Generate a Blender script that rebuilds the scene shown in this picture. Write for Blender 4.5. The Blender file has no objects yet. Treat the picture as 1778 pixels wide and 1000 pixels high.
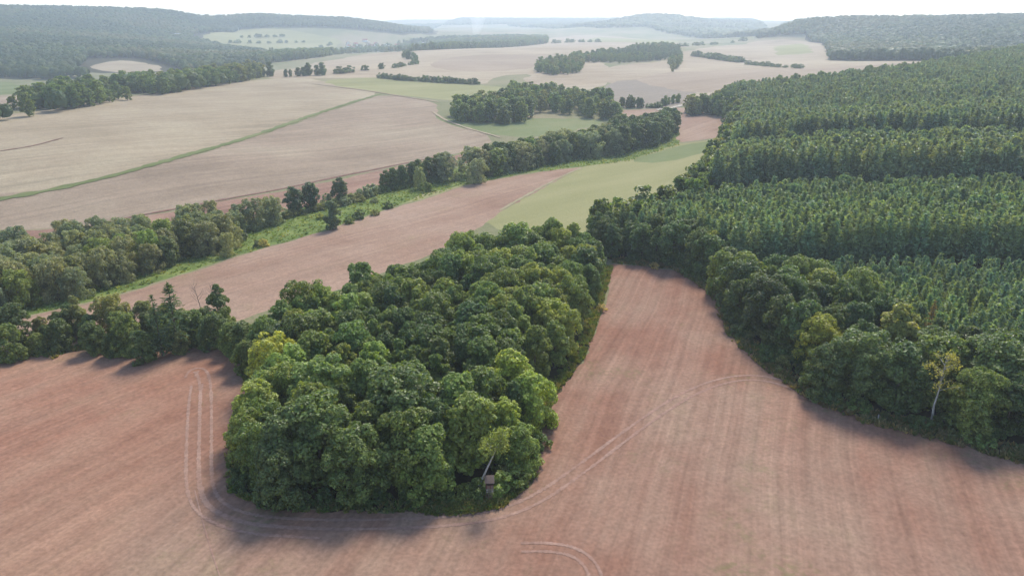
import bpy, bmesh, math, random
import numpy as np
from mathutils import Vector, Matrix
from mathutils.geometry import delaunay_2d_cdt

scene = bpy.context.scene
COL = scene.collection
R = math.radians

# ---------------------------------------------------------------- camera
HAZE_D, HAZE_G = 2.1e-4, .38
CAM_Z, FPX, PITCH = 65.0, 1200.0, math.atan(450 / 1200)
cam_d = bpy.data.cameras.new('camera'); cam = bpy.data.objects.new('camera', cam_d); COL.objects.link(cam)
cam.location = (0, 0, CAM_Z); cam.rotation_euler = (math.pi / 2 - PITCH, 0, 0)
cam_d.sensor_width = 36.0; cam_d.lens = FPX / 1778 * 36.0
cam_d.clip_start = 1.0; cam_d.clip_end = 40000.0
scene.camera = cam

# ---------------------------------------------------------------- sky, sun, exposure
SUN_AZ, SUN_EL = R(20), R(48)           # azimuth measured from +Y towards +X
world = bpy.data.worlds.new('World'); scene.world = world; world.use_nodes = True
wn, wl = world.node_tree.nodes, world.node_tree.links
bg = wn['Background']; bg.inputs['Strength'].default_value = 0.13
sky = wn.new('ShaderNodeTexSky'); sky.sky_type = 'NISHITA'; sky.sun_disc = False
sky.sun_elevation = SUN_EL; sky.sun_rotation = SUN_AZ; sky.altitude = 300
sky.air_density = 1.0; sky.dust_density = 1.2; sky.ozone_density = 1.0
wl.new(sky.outputs[0], bg.inputs['Color'])
sun_d = bpy.data.lights.new('sun', 'SUN'); sun = bpy.data.objects.new('sun', sun_d); COL.objects.link(sun)
sun_d.energy = 2.4; sun_d.angle = R(15); sun_d.color = (1.0, 0.925, 0.79)
sun_dir = Vector((math.sin(SUN_AZ) * math.cos(SUN_EL), math.cos(SUN_AZ) * math.cos(SUN_EL), math.sin(SUN_EL)))
sun.rotation_euler = sun_dir.to_track_quat('Z', 'Y').to_euler(); sun.location = (100, 300, 300)
scene.view_settings.view_transform = 'Standard'; scene.view_settings.look = 'None'
scene.view_settings.exposure = 1.0; scene.view_settings.gamma = 1.0
scene.view_settings.use_curve_mapping = False
scene.cycles.max_bounces = 6; scene.cycles.diffuse_bounces = 3; scene.cycles.transmission_bounces = 4
scene.cycles.glossy_bounces = 2; scene.cycles.volume_bounces = 1; scene.cycles.transparent_max_bounces = 4
scene.cycles.use_denoising = True

# ---------------------------------------------------------------- rays from the viewpoint to the land
CP, SP = math.cos(PITCH), math.sin(PITCH)
def ray(u, v):
    a = (u - 889) / FPX; b = (v - 500) / FPX
    return np.array([a, CP - b * SP, -SP - b * CP])      # forward = (0,CP,-SP), down = (0,-SP,-CP)
def at_z(u, v, z):
    d = ray(u, v); t = (z - CAM_Z) / d[2]; return (d[0] * t, d[1] * t, z)
def at_y(u, v, y, drop=0):
    d = ray(u, v); t = y / d[1]; return (d[0] * t, y, CAM_Z + d[2] * t - drop)

# ---------------------------------------------------------------- terrain height field
_cp = [at_z(*p) for p in [
    (889,1000,0),(0,1000,0),(1778,1000,1),(0,750,0),(500,750,0),(1100,750,0),(1100,550,.5),(1140,460,1),(1400,680,1.5),(1778,790,2.5),
    (0,600,-1),(200,600,-1),(400,600,-.5),(800,560,0),(900,450,.3),
    (100,555,-2),(400,455,-2.5),(700,380,-2.5),(900,320,-2),(1100,300,0),(1180,310,1),
    (0,500,-4),(300,440,-4),(560,370,-3.5),(740,322,-3.5),(1000,270,-3),(1150,235,-1),
    (0,395,-2),(350,360,-2),(600,310,-2),(850,240,0),(0,300,6),(300,280,5),(500,240,4),(700,210,4),(640,165,9),
    (0,212,13),(200,182,14),(400,150,15),(600,132,16),
    (770,160,8),(900,235,1.5),(990,215,2),(1090,190,4),(1180,195,4),(1240,215,4),(1250,235,3),
    (1100,150,9),(850,137,12),(1200,110,16),(1400,106,21),(1590,109,27),
    (850,84,29),(720,90,26),(560,117,20),(1100,86,28),(1300,80,30),(1400,72,36),
    (-300,235,13),(-300,400,-1),(-300,700,0)]]
_cp += [(60,-80,0),(-120,-80,0),(200,-60,2),(0,-400,0),(-500,-400,0),(500,-400,10),
    # land under the right-hand wood
    (120,110,5),(200,150,9),(110,190,4),(200,220,9),(300,260,13),(150,290,8),(260,340,13),(400,360,17),(250,450,15),(420,500,21),(300,600,20),
    (520,640,27),(700,560,32),(500,300,22),(700,200,30),(300,60,11),(620,800,34)]
_cp += [at_y(*p) for p in [
    # hollow behind the crest of the big field, then the wooded hill on the left
    (0,158,760),(80,150,800),(-250,165,700),(170,148,900),(250,128,960),(230,112,1130,2),(60,115,1050,8),(-250,105,1050,5),
    (330,135,1010),(430,118,1150,4),(0,60,1500,8),(200,78,1450,8),(350,92,1500,8),(-300,40,1500,8),
    (0,10,2150,12),(150,14,2250,12),(300,19,2400,12),(450,26,2600,12),(600,31,2700,12),(690,43,2750,12),(760,60,2800,12),(-300,6,2000,10),(-700,6,2000,10),
    (420,88,2000),(560,92,2100),(400,56,2450),(540,62,2450),(480,76,2250),
    (620,84,2250),(700,80,2400),(850,72,2300),(960,62,2900),(1050,72,2100),
    (0,90,3800),(500,80,4200),
    # far centre
    (780,48,4300),(870,50,4600),(930,48,4600),(1000,52,3900),(800,34,6600),(950,35,6600),(1290,36,6600),(700,34,6600),(1150,36,6800),
    (1040,46,3500),(1075,36,3600,12),(1110,27,3700,12),(1160,25,3700,12),(1215,34,3700,12),(1250,44,3600,10),(1290,53,3500),(900,37,5500,10),(1340,60,3200),(1240,68,2600),
    # right hill
    (1310,66,2000,8),(1350,48,1950,10),(1400,33,1900,12),(1500,28,1900,12),(1640,28,1850,12),(1778,25,1750,12),(2100,25,1700,12),(2500,30,1600,12),
    (1445,104,1150),(1560,104,1050),(1700,92,1100,10),(1450,75,1450,8),(1620,70,1400,8),(1778,60,1350,8),(2100,60,1200,8)]]
_cp += [(x, 9000, 60) for x in (-5500, -2500, 0, 2500, 5500)]
_cp = np.array(_cp, float)
_C2 = 40.0 ** 2
_far = np.maximum(1.0, np.hypot(_cp[:, 0], _cp[:, 1]) / 300.0)
def _phi(d2): return -np.sqrt(d2 + _C2)
_D2 = ((_cp[:, None, :2] - _cp[None, :, :2]) ** 2).sum(-1)
_n = len(_cp)
_M = np.zeros((_n + 3, _n + 3)); _M[:_n, :_n] = _phi(_D2) + np.diag(1.5 * _far)
_M[:_n, _n] = 1; _M[:_n, _n + 1:] = _cp[:, :2]; _M[_n, :_n] = 1; _M[_n + 1:, :_n] = _cp[:, :2].T
_W = np.linalg.solve(_M, np.concatenate([_cp[:, 2], np.zeros(3)]))
def height(x, y):
    x = np.asarray(x, float); y = np.asarray(y, float); s = x.shape
    x = x.ravel(); y = y.ravel(); out = np.empty(len(x))
    for i in range(0, len(x), 20000):
        xx, yy = x[i:i+20000], y[i:i+20000]
        d2 = (xx[:, None] - _cp[None, :, 0]) ** 2 + (yy[:, None] - _cp[None, :, 1]) ** 2
        out[i:i+20000] = _phi(d2) @ _W[:_n] + _W[_n] + xx * _W[_n + 1] + yy * _W[_n + 2]
    far = np.hypot(x, y)
    out += 0.12 * np.sin(x * .11 + 1.3 * np.sin(y * .07)) * np.cos(y * .09 + .7) * np.minimum(1, far / 100)
    return out.reshape(s)
_T = np.geomspace(55, 9000, 2600)
def hit(u, v, h=0.0):
    """Point of the land (plus h metres) seen along pixel (u, v) of the 1778x1000 photograph."""
    d = ray(u, v); t = _T
    z = CAM_Z + d[2] * t - height(d[0] * t, d[1] * t) - h
    k = np.nonzero(z < 0)[0]
    if len(k) == 0: k = np.array([np.argmin(z)])
    i = max(1, k[0]); f = z[i-1] / (z[i-1] - z[i] + 1e-9); f = min(max(f, 0), 1)
    tt = t[i-1] + (t[i] - t[i-1]) * f
    return (d[0] * tt, d[1] * tt)
def hits(pts, h=0.0):
    out = []
    for p in pts:
        out.append(tuple(p[1:]) if p[0] == 'w' else hit(p[0], p[1], p[2] if len(p) > 2 else h))
    return np.array(out)
def inside(px, py, poly):
    px = np.asarray(px); py = np.asarray(py); r = np.zeros(px.shape, bool); n = len(poly)
    bb = (px >= poly[:,0].min()) & (px <= poly[:,0].max()) & (py >= poly[:,1].min()) & (py <= poly[:,1].max())
    idx = np.nonzero(bb)[0]; X, Y = px[idx], py[idx]; rr = np.zeros(len(idx), bool)
    for i in range(n):
        x1, y1 = poly[i]; x2, y2 = poly[(i+1) % n]
        if y1 == y2: continue
        c = ((y1 > Y) != (y2 > Y)) & (X < (x2 - x1) * (Y - y1) / (y2 - y1) + x1)
        rr ^= c
    r[idx] = rr
    return r

# ---------------------------------------------------------------- materials
def new_mat(name):
    m = bpy.data.materials.new(name); m.use_nodes = True
    nt = m.node_tree
    for n in list(nt.nodes):
        if n.type != 'OUTPUT_MATERIAL': nt.nodes.remove(n)
    return m, nt, nt.nodes, nt.links, nt.nodes['Material Output']
class NB:
    """small node-building helper"""
    def __init__(s, name):
        s.m, s.nt, s.n, s.l, s.out = new_mat(name)
    def node(s, t, **kw):
        nd = s.n.new(t)
        for k, v in kw.items():
            if k.startswith('i_'):
                key = k[2:]; key = int(key) if key.isdigit() else key
                nd.inputs[key].default_value = v
            else: setattr(nd, k, v)
        return nd
    def link(s, a, b): s.l.new(a, b); return b
    def pos(s):
        return s.node('ShaderNodeNewGeometry').outputs['Position']
    def mapping(s, vec, scale=(1,1,1), rotz=0.0):
        mp = s.node('ShaderNodeMapping'); mp.inputs['Scale'].default_value = scale
        r = s.node('ShaderNodeVectorRotate', rotation_type='Z_AXIS'); r.inputs['Angle'].default_value = rotz
        s.link(vec, r.inputs['Vector']); s.link(r.outputs[0], mp.inputs['Vector']); return mp.outputs[0]
    def noise(s, vec, scale, detail=4, rough=.55):
        t = s.node('ShaderNodeTexNoise'); t.inputs['Scale'].default_value = scale; t.inputs['Detail'].default_value = detail
        t.inputs['Roughness'].default_value = rough
        s.link(vec, t.inputs['Vector']); return t.outputs['Fac']
    def ramp(s, fac, stops):
        r = s.node('ShaderNodeValToRGB'); el = r.color_ramp.elements
        while len(el) < len(stops): el.new(.5)
        for e, (p, c) in zip(el, stops): e.position = p; e.color = (*c, 1) if len(c) == 3 else c
        s.link(fac, r.inputs[0]); return r.outputs[0]
    def rng(s, fac, a, b, c=0.0, d=1.0):
        m = s.node('ShaderNodeMapRange'); m.interpolation_type = 'SMOOTHSTEP'
        for k, v in zip((1, 2, 3, 4), (a, b, c, d)): m.inputs[k].default_value = v
        s.link(fac, m.inputs[0]); return m.outputs[0]
    def mix(s, fac, a, b, mode='MIX'):
        m = s.node('ShaderNodeMix', data_type='RGBA', blend_type=mode)
        for inp, v in ((m.inputs[0], fac), (m.inputs[6], a), (m.inputs[7], b)):
            if hasattr(v, 'is_linked'): s.link(v, inp)
            elif isinstance(v, (int, float)): inp.default_value = v
            else: inp.default_value = (*v, 1)
        return m.outputs[2]
    def math(s, op, a, b=0.0, c=None):
        m = s.node('ShaderNodeMath', operation=op)
        for i, v in enumerate((a, b, c)):
            if v is None: continue
            if hasattr(v, 'is_linked'): s.link(v, m.inputs[i])
            else: m.inputs[i].default_value = v
        return m.outputs[0]
    def surface(s, color, rough=.9, bump=None, bump_d=.1, spec=.2):
        p = s.node('ShaderNodeBsdfPrincipled'); p.inputs['Roughness'].default_value = rough
        p.inputs['Specular IOR Level'].default_value = spec
        if hasattr(color, 'is_linked'): s.link(color, p.inputs['Base Color'])
        else: p.inputs['Base Color'].default_value = (*color, 1)
        if bump is not None:
            b = s.node('ShaderNodeBump'); b.inputs['Distance'].default_value = bump_d; b.inputs['Strength'].default_value = 1.0
            s.link(bump, b.inputs['Height']); s.link(b.outputs[0], p.inputs['Normal'])
        s.link(p.outputs[0], s.out.inputs['Surface']); return s.m

def field_material(name, cols, angle, row=2.4, patch=.02, rowamt=.25, weeds=None, weedamt=.5, angle2=None, split=None, clod=.06, spots=None, grit=False):
    """tilled or cropped land: broad patches, drill rows along one direction, clods, and thin weed cover"""
    b = NB(name); P = b.pos()
    wob = b.node('ShaderNodeTexNoise'); wob.inputs['Scale'].default_value = .012; b.link(P, wob.inputs['Vector'])
    add = b.node('ShaderNodeVectorMath', operation='MULTIPLY_ADD'); b.link(wob.outputs['Color'], add.inputs[0])
    add.inputs[1].default_value = (9, 9, 0); b.link(P, add.inputs[2]); PW = add.outputs[0]
    def rows(ang):
        a = b.noise(b.mapping(PW, (1/row, .012, 0), ang), 1.0, 2, .6)
        c = b.noise(b.mapping(PW, (.16/row, .006, 0), ang), 1.0, 3, .6)
        return a, c
    r1, s1 = rows(angle)
    if angle2 is not None:
        r2, s2 = rows(angle2)
        sx = b.node('ShaderNodeSeparateXYZ'); b.link(PW, sx.inputs[0])
        f = b.rng(b.math('ADD', sx.outputs[0], b.math('MULTIPLY', sx.outputs[1], split[2])), split[0], split[1])
        mx = lambda p, q: b.math('ADD', b.math('MULTIPLY', p, b.math('SUBTRACT', 1.0, f)), b.math('MULTIPLY', q, f))
        r1, s1 = mx(r1, r2), mx(s1, s2)
    big = b.noise(b.mapping(P, (1, 1, .0), angle), patch, 5, .6)
    fac = b.math('ADD', b.math('MULTIPLY', big, .76), b.math('MULTIPLY', s1, .24))
    c = b.ramp(b.rng(fac, .3, .7), [(i / (len(cols) - 1), k) for i, k in enumerate(cols)])
    lo = b.math('SUBTRACT', 1.0, rowamt); hi = 1.0 + rowamt
    rr = b.node('ShaderNodeMapRange'); b.link(r1, rr.inputs[0])
    for k, v in zip((1, 2, 3, 4), (.25, .75, 1 - rowamt, 1 + rowamt)): rr.inputs[k].default_value = v
    fine = b.noise(P, 1.6, 4, .7); mid = b.noise(P, .35, 4, .65)
    ff = b.node('ShaderNodeMapRange'); b.link(fine, ff.inputs[0])
    for k, v in zip((1, 2, 3, 4), (.25, .75, .72, 1.28)): ff.inputs[k].default_value = v
    mm = b.node('ShaderNodeMapRange'); b.link(mid, mm.inputs[0])
    for k, v in zip((1, 2, 3, 4), (.25, .75, .88, 1.12)): mm.inputs[k].default_value = v
    tot = b.math('MULTIPLY', b.math('MULTIPLY', rr.outputs[0], ff.outputs[0]), mm.outputs[0])
    g = b.node('ShaderNodeCombineXYZ')
    for i in range(3): b.link(tot, g.inputs[i])
    c = b.mix(1.0, c, g.outputs[0], 'MULTIPLY')
    if grit:
        c = b.mix(b.math('MULTIPLY', f, .5), c, b.mix(1.0, c, (1.08, .90, .80), 'MULTIPLY'))      # the left field is the redder soil
        gr = b.node('ShaderNodeTexNoise'); gr.inputs['Scale'].default_value = 3.2; gr.inputs['Detail'].default_value = 3; gr.inputs['Roughness'].default_value = .8; b.link(P, gr.inputs['Vector'])
        c = b.mix(b.rng(gr.outputs['Fac'], .60, .68, 0, .55), c, (.10, .055, .038)); c = b.mix(b.rng(gr.outputs['Fac'], .36, .28, 0, .45), c, (.33, .24, .18))
    if weeds is not None:
        w = b.math('MULTIPLY', b.rng(b.noise(P, .045, 6, .7), .52, .72), b.rng(b.noise(P, .9, 4, .75), .42, .62))
        c = b.mix(b.math('MULTIPLY', w, weedamt), c, weeds)
    if spots is not None:
        w2 = b.rng(b.noise(b.mapping(P, (1, 1, 0), .4), .11, 5, .75), .66, .74)
        c = b.mix(b.math('MULTIPLY', w2, .6), c, spots)
    hgt = b.math('ADD', b.math('MULTIPLY', fine, .6), b.math('MULTIPLY', r1, .8))
    return b.surface(c, .95, hgt, clod, .1)

def grass_material(name, cols, scale=.05, amt=.3, angle=0.0, stretch=1.0):
    b = NB(name); P = b.pos()
    big = b.noise(b.mapping(P, (1, 1 / stretch, 0), angle), scale, 5, .65)
    fine = b.noise(P, .9, 4, .75)
    f = b.math('ADD', b.math('MULTIPLY', big, .7), b.math('MULTIPLY', fine, .3))
    c = b.ramp(b.rng(f, .3, .7), [(i / (len(cols) - 1), k) for i, k in enumerate(cols)])
    return b.surface(c, .95, fine, .25, .1)

SOIL = field_material('ploughed_soil', [(.200,.092,.060), (.226,.120,.083), (.250,.150,.107), (.270,.177,.127), (.246,.178,.114)], R(20), row=1.0, patch=.016, rowamt=.17,
                      weeds=(.125,.140,.050), weedamt=.6, angle2=R(31), split=(-32, -44, .12), spots=(.12,.068,.046), grit=True)
SOIL_STRIP = field_material('ploughed_soil_pale', [(0.234,0.143,0.100), (0.276,0.184,0.132), (0.312,0.219,0.162)], R(40), row=2.2, patch=.02, rowamt=.14, weeds=(0.198,0.173,0.078), weedamt=.4)
SOIL_RED = field_material('red_soil', [(0.192,0.107,0.078), (0.248,0.156,0.113), (0.312,0.226,0.160)], R(42), row=3.5, rowamt=.22)
STUBBLE = field_material('pale_stubble', [(0.238,0.189,0.124), (0.288,0.232,0.157), (0.324,0.271,0.185)], R(46), row=4, patch=.012, rowamt=.17, spots=(0.223,0.168,0.114))
STUBBLE_M = field_material('mauve_stubble', [(0.209,0.158,0.111), (0.259,0.198,0.141), (0.295,0.237,0.168)], R(44), row=4, patch=.012, rowamt=.18, spots=(0.187,0.134,0.097))
PALE = field_material('far_pale_crop', [(0.260,0.199,0.131), (0.310,0.247,0.171), (0.352,0.292,0.203)], R(75), row=9, patch=.005, rowamt=.17)
TAN = field_material('far_tan_crop', [(.245,.185,.13), (.30,.235,.17)], R(70), row=9, patch=.006, rowamt=.12)
MAUVE = field_material('far_fallow', [(0.200,0.164,0.129), (0.232,0.193,0.148)], R(70), row=9, patch=.005, rowamt=.07)
GRASS_P = grass_material('dry_track_grass', [(0.224,0.200,0.112), (0.272,0.240,0.144), (0.320,0.280,0.184)], .1)
GRASS = grass_material('short_grass', [(0.096,0.120,0.040), (0.136,0.160,0.060), (0.192,0.192,0.088)], .03, stretch=4, angle=R(60))
GRASS_Y = grass_material('yellowing_grass', [(0.188,0.184,0.081), (0.235,0.227,0.103), (0.282,0.261,0.132)], .02, stretch=6, angle=R(50))
GRASS_G = grass_material('fresh_grass', [(.115,.145,.055), (.155,.180,.075), (.195,.20,.095)], .03, stretch=3, angle=R(50))
MEADOW = grass_material('wet_meadow_herbs', [(0.048,0.072,0.020), (0.096,0.139,0.035), (0.154,0.197,0.053), (0.221,0.240,0.079)], .09)
VERGE = grass_material('rough_verge', [(0.068,0.060,0.028), (0.120,0.100,0.052), (0.184,0.136,0.080)], .14)
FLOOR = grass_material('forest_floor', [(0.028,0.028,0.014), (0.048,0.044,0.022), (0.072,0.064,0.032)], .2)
FARLAND = grass_material('far_meadow', [(.115,.125,.055), (.16,.165,.08), (.23,.20,.12), (.25,.205,.14)], .006, stretch=2)
TRACK = field_material('packed_track_soil', [(0.248,0.148,0.112), (0.304,0.200,0.156)], 0, row=1.5, rowamt=.05, clod=.02, patch=.15)
TRACK_DARK = field_material('dark_wheel_mark', [(0.160,0.092,0.068), (0.200,0.116,0.088)], 0, row=1.5, rowamt=.05, clod=.02)
GRAVEL = field_material('pale_gravel', [(0.360,0.320,0.256), (0.440,0.392,0.320)], 0, row=2, rowamt=.05)

# ---------------------------------------------------------------- the land: one sheet, cut along the field edges
def densify(P, rough=1.0, seed=0, closed=True):
    rnd = random.Random(seed); out = []; n = len(P)
    for i in range(n if closed else n - 1):
        a = Vector(P[i]); b = Vector(P[(i + 1) % n]); L = (b - a).length
        d = min(a.length, b.length); step = max(2.5, .018 * d); k = max(1, int(L / step)); k = min(k, 120)
        nn = Vector((-(b - a).y, (b - a).x)); nn = nn / (nn.length + 1e-9)
        for j in range(k):
            t = j / k; p = a.lerp(b, t)
            if j: p += nn * rnd.uniform(-1, 1) * rough * min(.22 * step, .006 * d)
            out.append((p.x, p.y))
    if not closed: out.append(tuple(P[-1]))
    return np.array(out)
def smooth(P, it=2, closed=True):
    P = np.array(P, float)
    for _ in range(it):
        if closed: Q = np.roll(P, -1, 0); P = np.stack([P * .75 + Q * .25, P * .25 + Q * .75], 1).reshape(-1, 2)
        else:
            Q = np.stack([P[:-1] * .75 + P[1:] * .25, P[:-1] * .25 + P[1:] * .75], 1).reshape(-1, 2)
            P = np.concatenate([P[:1], Q, P[-1:]])
    return P

FIELDS = []   # (name, label, material, polygon)
def field(name, label, mat, pts, sm=1, rough=1.0, h=0.0):
    P = hits(pts, h) if not isinstance(pts, np.ndarray) else pts
    P = smooth(P, sm) if sm else P
    P = densify(P, rough, len(FIELDS) + 5); FIELDS.append((name, label, mat, P)); return P

RWOOD = hits([(1066,452),(1180,463),(1250,508),(1288,588),(1350,640),(1430,692),(1500,722),(1640,752),(1778,792),('w',130,70),('w',330,40),('w',760,250),('w',900,700),
              (1900,100),(1778,104),(1590,112,16),(1440,124,18),(1330,135,18),(1250,145,18),(1205,160,18),(1190,189),(1264,206),(1262,236,5),(1240,252,10),(1214,294,10),(1170,336,9),(1090,352,9),(1010,372,11)])
ISLAND = hits([(396,852),(480,886),(640,888),(800,888),(868,876),(925,822),(932,755),(962,688),(1012,620),(1042,540),(1062,462),(1015,392,10),(930,372,12),(830,392,12),(740,420,12),
               (600,462,12),(480,500,12),(400,535,10),(330,540,7),(270,550,7),(170,552,7),(100,570,6),(40,600,1.5),(180,606),(280,609),(400,598),(425,645),(428,690),(399,760)])
field('far_meadow', 'hazy grass slopes on the far side of the valley', FARLAND, [(-500,140),(-500,60),(340,60),(420,48),(560,52),(720,66),(1350,68),(1350,52),(1000,36),(600,36)], 0)
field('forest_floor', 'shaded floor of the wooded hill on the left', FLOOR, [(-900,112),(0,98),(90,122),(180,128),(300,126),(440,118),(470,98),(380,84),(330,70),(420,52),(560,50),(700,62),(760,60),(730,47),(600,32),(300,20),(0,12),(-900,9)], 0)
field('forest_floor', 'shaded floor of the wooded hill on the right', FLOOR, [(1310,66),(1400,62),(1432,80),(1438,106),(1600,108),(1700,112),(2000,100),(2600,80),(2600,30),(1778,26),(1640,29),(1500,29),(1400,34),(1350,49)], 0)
field('hillside_pasture', 'pale green pasture on the far hillside', GRASS_Y, [(335,66),(400,51),(480,50),(525,56),(600,70),(580,84),(556,95),(480,97),(430,84),(390,80)], 1)
field('hill_clearing', 'pale pink stubble field between the woods of the left hill', STUBBLE, [(150,117),(200,105),(240,107),(297,123),(240,126),(190,126)], 1)
field('valley_field', 'small grass field in the left side valley', GRASS, [(-300,130),(0,138),(92,151),(70,160),(0,166),(-300,175)], 1)
field('valley_field', 'strip of bare field in the left side valley', STUBBLE_M, [(-300,165),(0,168),(45,166),(92,171),(0,186),(-300,200)], 1)
field('pale_field', 'pale crop field on the far ridge', PALE, [(440,148),(520,137),(640,136),(760,146),(840,150),(862,132),(930,128),(900,142),(1000,160),(1062,146),(1062,118),(1010,88),(960,78),(850,79),(742,86),(704,112),(560,128)], 1)
field('pale_field', 'pale field running down behind the left crest', PALE, [(470,128),(520,113),(620,99),(708,89),(722,95),(706,108),(650,120),(560,131),(470,140)], 1)
field('pale_field', 'pale fields at the far end of the valley', PALE, [(930,78),(940,68),(1010,60),(1100,66),(1180,74),(1200,86),(1060,92),(1000,90)], 1)
field('valley_pasture', 'light green pasture at the far end of the valley', GRASS_Y, [(1010,74),(1030,64),(1090,68),(1170,70),(1180,76),(1100,74)], 1)
field('pale_field', 'pale stubble field below the right hill', PALE, [(1010,132),(1080,112),(1165,106),(1182,90),(1290,74),(1385,67),(1425,74),(1436,88),(1440,108),(1590,106),(1640,112),(1640,124),(1400,160),(1260,184),(1192,186),(1212,160),(1060,146)], 1)
field('valley_pasture', 'green crop patch below the right hill', GRASS_Y, [(1345,82),(1392,76),(1412,92),(1350,97)], 0)
field('fallow_field', 'mauve fallow field beyond the middle wood', MAUVE, [(1050,142),(1130,137),(1225,143),(1214,156),(1190,187),(1130,190),(1060,186)], 1)
field('bare_field', 'reddish bare field beside the far wood edge', SOIL_STRIP, [(1060,192),(1130,190),(1192,186),(1245,192),(1268,206),(1264,236),(1200,246),(1150,248),(1100,212)], 1)
field('tan_field', 'tan strip across the far pale ridge', TAN, [(742,109),(800,97),(900,94),(990,100),(935,118),(850,126),(760,122)], 1)
field('tan_field', 'tan slope in front of the right hill', TAN, [(1100,136),(1180,124),(1300,122),(1450,118),(1590,108),(1640,118),(1400,138),(1260,156),(1212,164),(1120,146)], 1)
field('stubble_field', 'wide pale stubble field on the rising ground', STUBBLE, [(-500,330),(-500,235),(0,205),(200,172),(400,143),(520,134),(600,148),(665,160),(600,185),(500,218),(400,253),(250,296),(0,348)], 1, h=0)
field('stubble_field', 'mauve stubble field below the grass track', STUBBLE_M, [(-500,480),(-500,330),(0,348),(250,296),(400,253),(500,218),(600,185),(665,162),(762,178),(755,205),(870,240),(800,265),(718,283),(475,333),(280,369),(130,394),(0,402)], 1)
field('grass_field', 'light green field beyond the stubble', GRASS_Y, [(545,141),(640,134),(720,138),(830,148),(890,153),(880,170),(800,176),(720,168),(620,156)], 1)
field('clearing', 'sunlit green clearing between two woods', GRASS_G, [(752,198),(770,206),(900,206),(1030,206),(1050,214),(960,236),(880,240),(770,214)], 1)
field('red_field', 'narrow red ploughed strip above the stream trees', SOIL_RED, [(-500,500),(0,404),(130,396),(280,371),(475,335),(718,285),(800,268),(860,248),(860,275),(780,290),(640,332),(500,365),(330,405),(0,470)], 0)
field('stream_meadow', 'rough green meadow along the stream', MEADOW, [(-400,560),(0,500),(300,440),(450,380),(500,366),(640,330),(760,300),(1000,240),(1175,215),(1180,252),(1090,280),(1010,290),(900,303),(805,322),(640,373),(560,401),(395,449),(330,472),(200,513),(60,545),(-400,640)], 0)
field('mown_strip', 'mown yellow green strip at the end of the meadow', GRASS_Y, [(690,356),(735,337),(815,318),(800,324),(735,347)], 0)
field('yellow_meadow', 'yellowish grass field between stream wood and pine wood', GRASS_Y, [(840,385),(870,367),(1010,290),(1090,278),(1180,250),(1260,240),(1240,265),(1216,295),(1170,340),(1060,400),(900,420)], 0)
field('fresh_grass', 'greener wedge of grass at the top of the meadow', GRASS_G, [(1085,280),(1180,252),(1258,242),(1236,262),(1150,284)], 1)
field('ploughed_field', 'long pale ploughed strip behind the wooded island', SOIL_STRIP, [(-500,720),(-200,610),(60,548),(200,515),(330,474),(395,451),(560,403),(640,375),(805,324),(900,305),(1010,290),(866,370),(800,420),(600,500),(400,560),(100,600),(-500,780)], 0)
field('grass_verge', 'rough grass verge along the edge of the pine wood', VERGE, [(1062,450),(1120,458),(1180,464),(1250,508),(1288,588),(1350,642),(1430,696),(1500,728),(1640,764),(1778,805),('w',135,70),('w',138,85),(1500,690),(1350,600),(1250,480),(1180,440),(1066,430)], 0, 2.0)
field('ploughed_field', 'reddish ploughed field wrapping round the wooded island', SOIL, [('w',-420,60),(-300,640),(0,612),(40,607),(180,604),(280,607),(400,596),(430,640),(434,690),(402,760),(398,850),(480,884),(640,887),(800,890),(872,880),(928,826),(936,752),(965,688),(1015,620),(1046,540),(1064,458),(1120,462),(1180,470),(1248,511),(1285,590),(1347,643),(1428,696),(1500,727),(1640,763),(1778,806),('w',135,70),('w',150,0),('w',120,-150),('w',-300,-150)], 0, 1.2)
field('grass_verge', 'weedy grass fringe at the tip of the wooded island', VERGE, [(800,880),(872,868),(925,815),(932,824),(900,858),(868,881),(800,893),(740,889),(700,887)], 0, 1.5)
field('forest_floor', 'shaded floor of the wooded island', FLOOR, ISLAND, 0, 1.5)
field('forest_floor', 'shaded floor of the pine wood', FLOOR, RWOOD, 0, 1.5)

_V, _E = [], []
ys = [-160.0, -110, -60, -20, 5, 25, 40, 52]
while ys[-1] < 8200: ys.append(ys[-1] + max(2.2, .021 * ys[-1]))
ts = np.concatenate([np.linspace(-1.9, -1.0, 14)[:-1], np.linspace(-1.0, 1.0, 141), np.linspace(1.0, 1.9, 14)[1:]])
_rng = np.random.default_rng(4)
for i, y in enumerate(ys):
    w = max(y, 0) * .98 + 130 if y < 400 else y + 120
    _V.append(np.stack([ts * w, np.full(len(ts), y)], 1))
G = np.concatenate(_V); G += _rng.normal(0, .05, G.shape)
pts = [G]; edges = []; base = len(G)
for f in FIELDS:
    P = f[3]; n = len(P); pts.append(P); edges += [(base + i, base + (i + 1) % n) for i in range(n)]; base += n
ALL = np.concatenate(pts)
vo, eo, fo, *_ = delaunay_2d_cdt([Vector(p) for p in ALL], edges, [], 0, 1e-3)
VO = np.array([(p.x, p.y) for p in vo]); FO = np.array([f for f in fo if len(f) == 3])
VZ = height(VO[:, 0], VO[:, 1])
cen = VO[FO].mean(1); owner = np.full(len(FO), -1)
for i, f in enumerate(FIELDS): owner[inside(cen[:, 0], cen[:, 1], f[3])] = i

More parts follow.
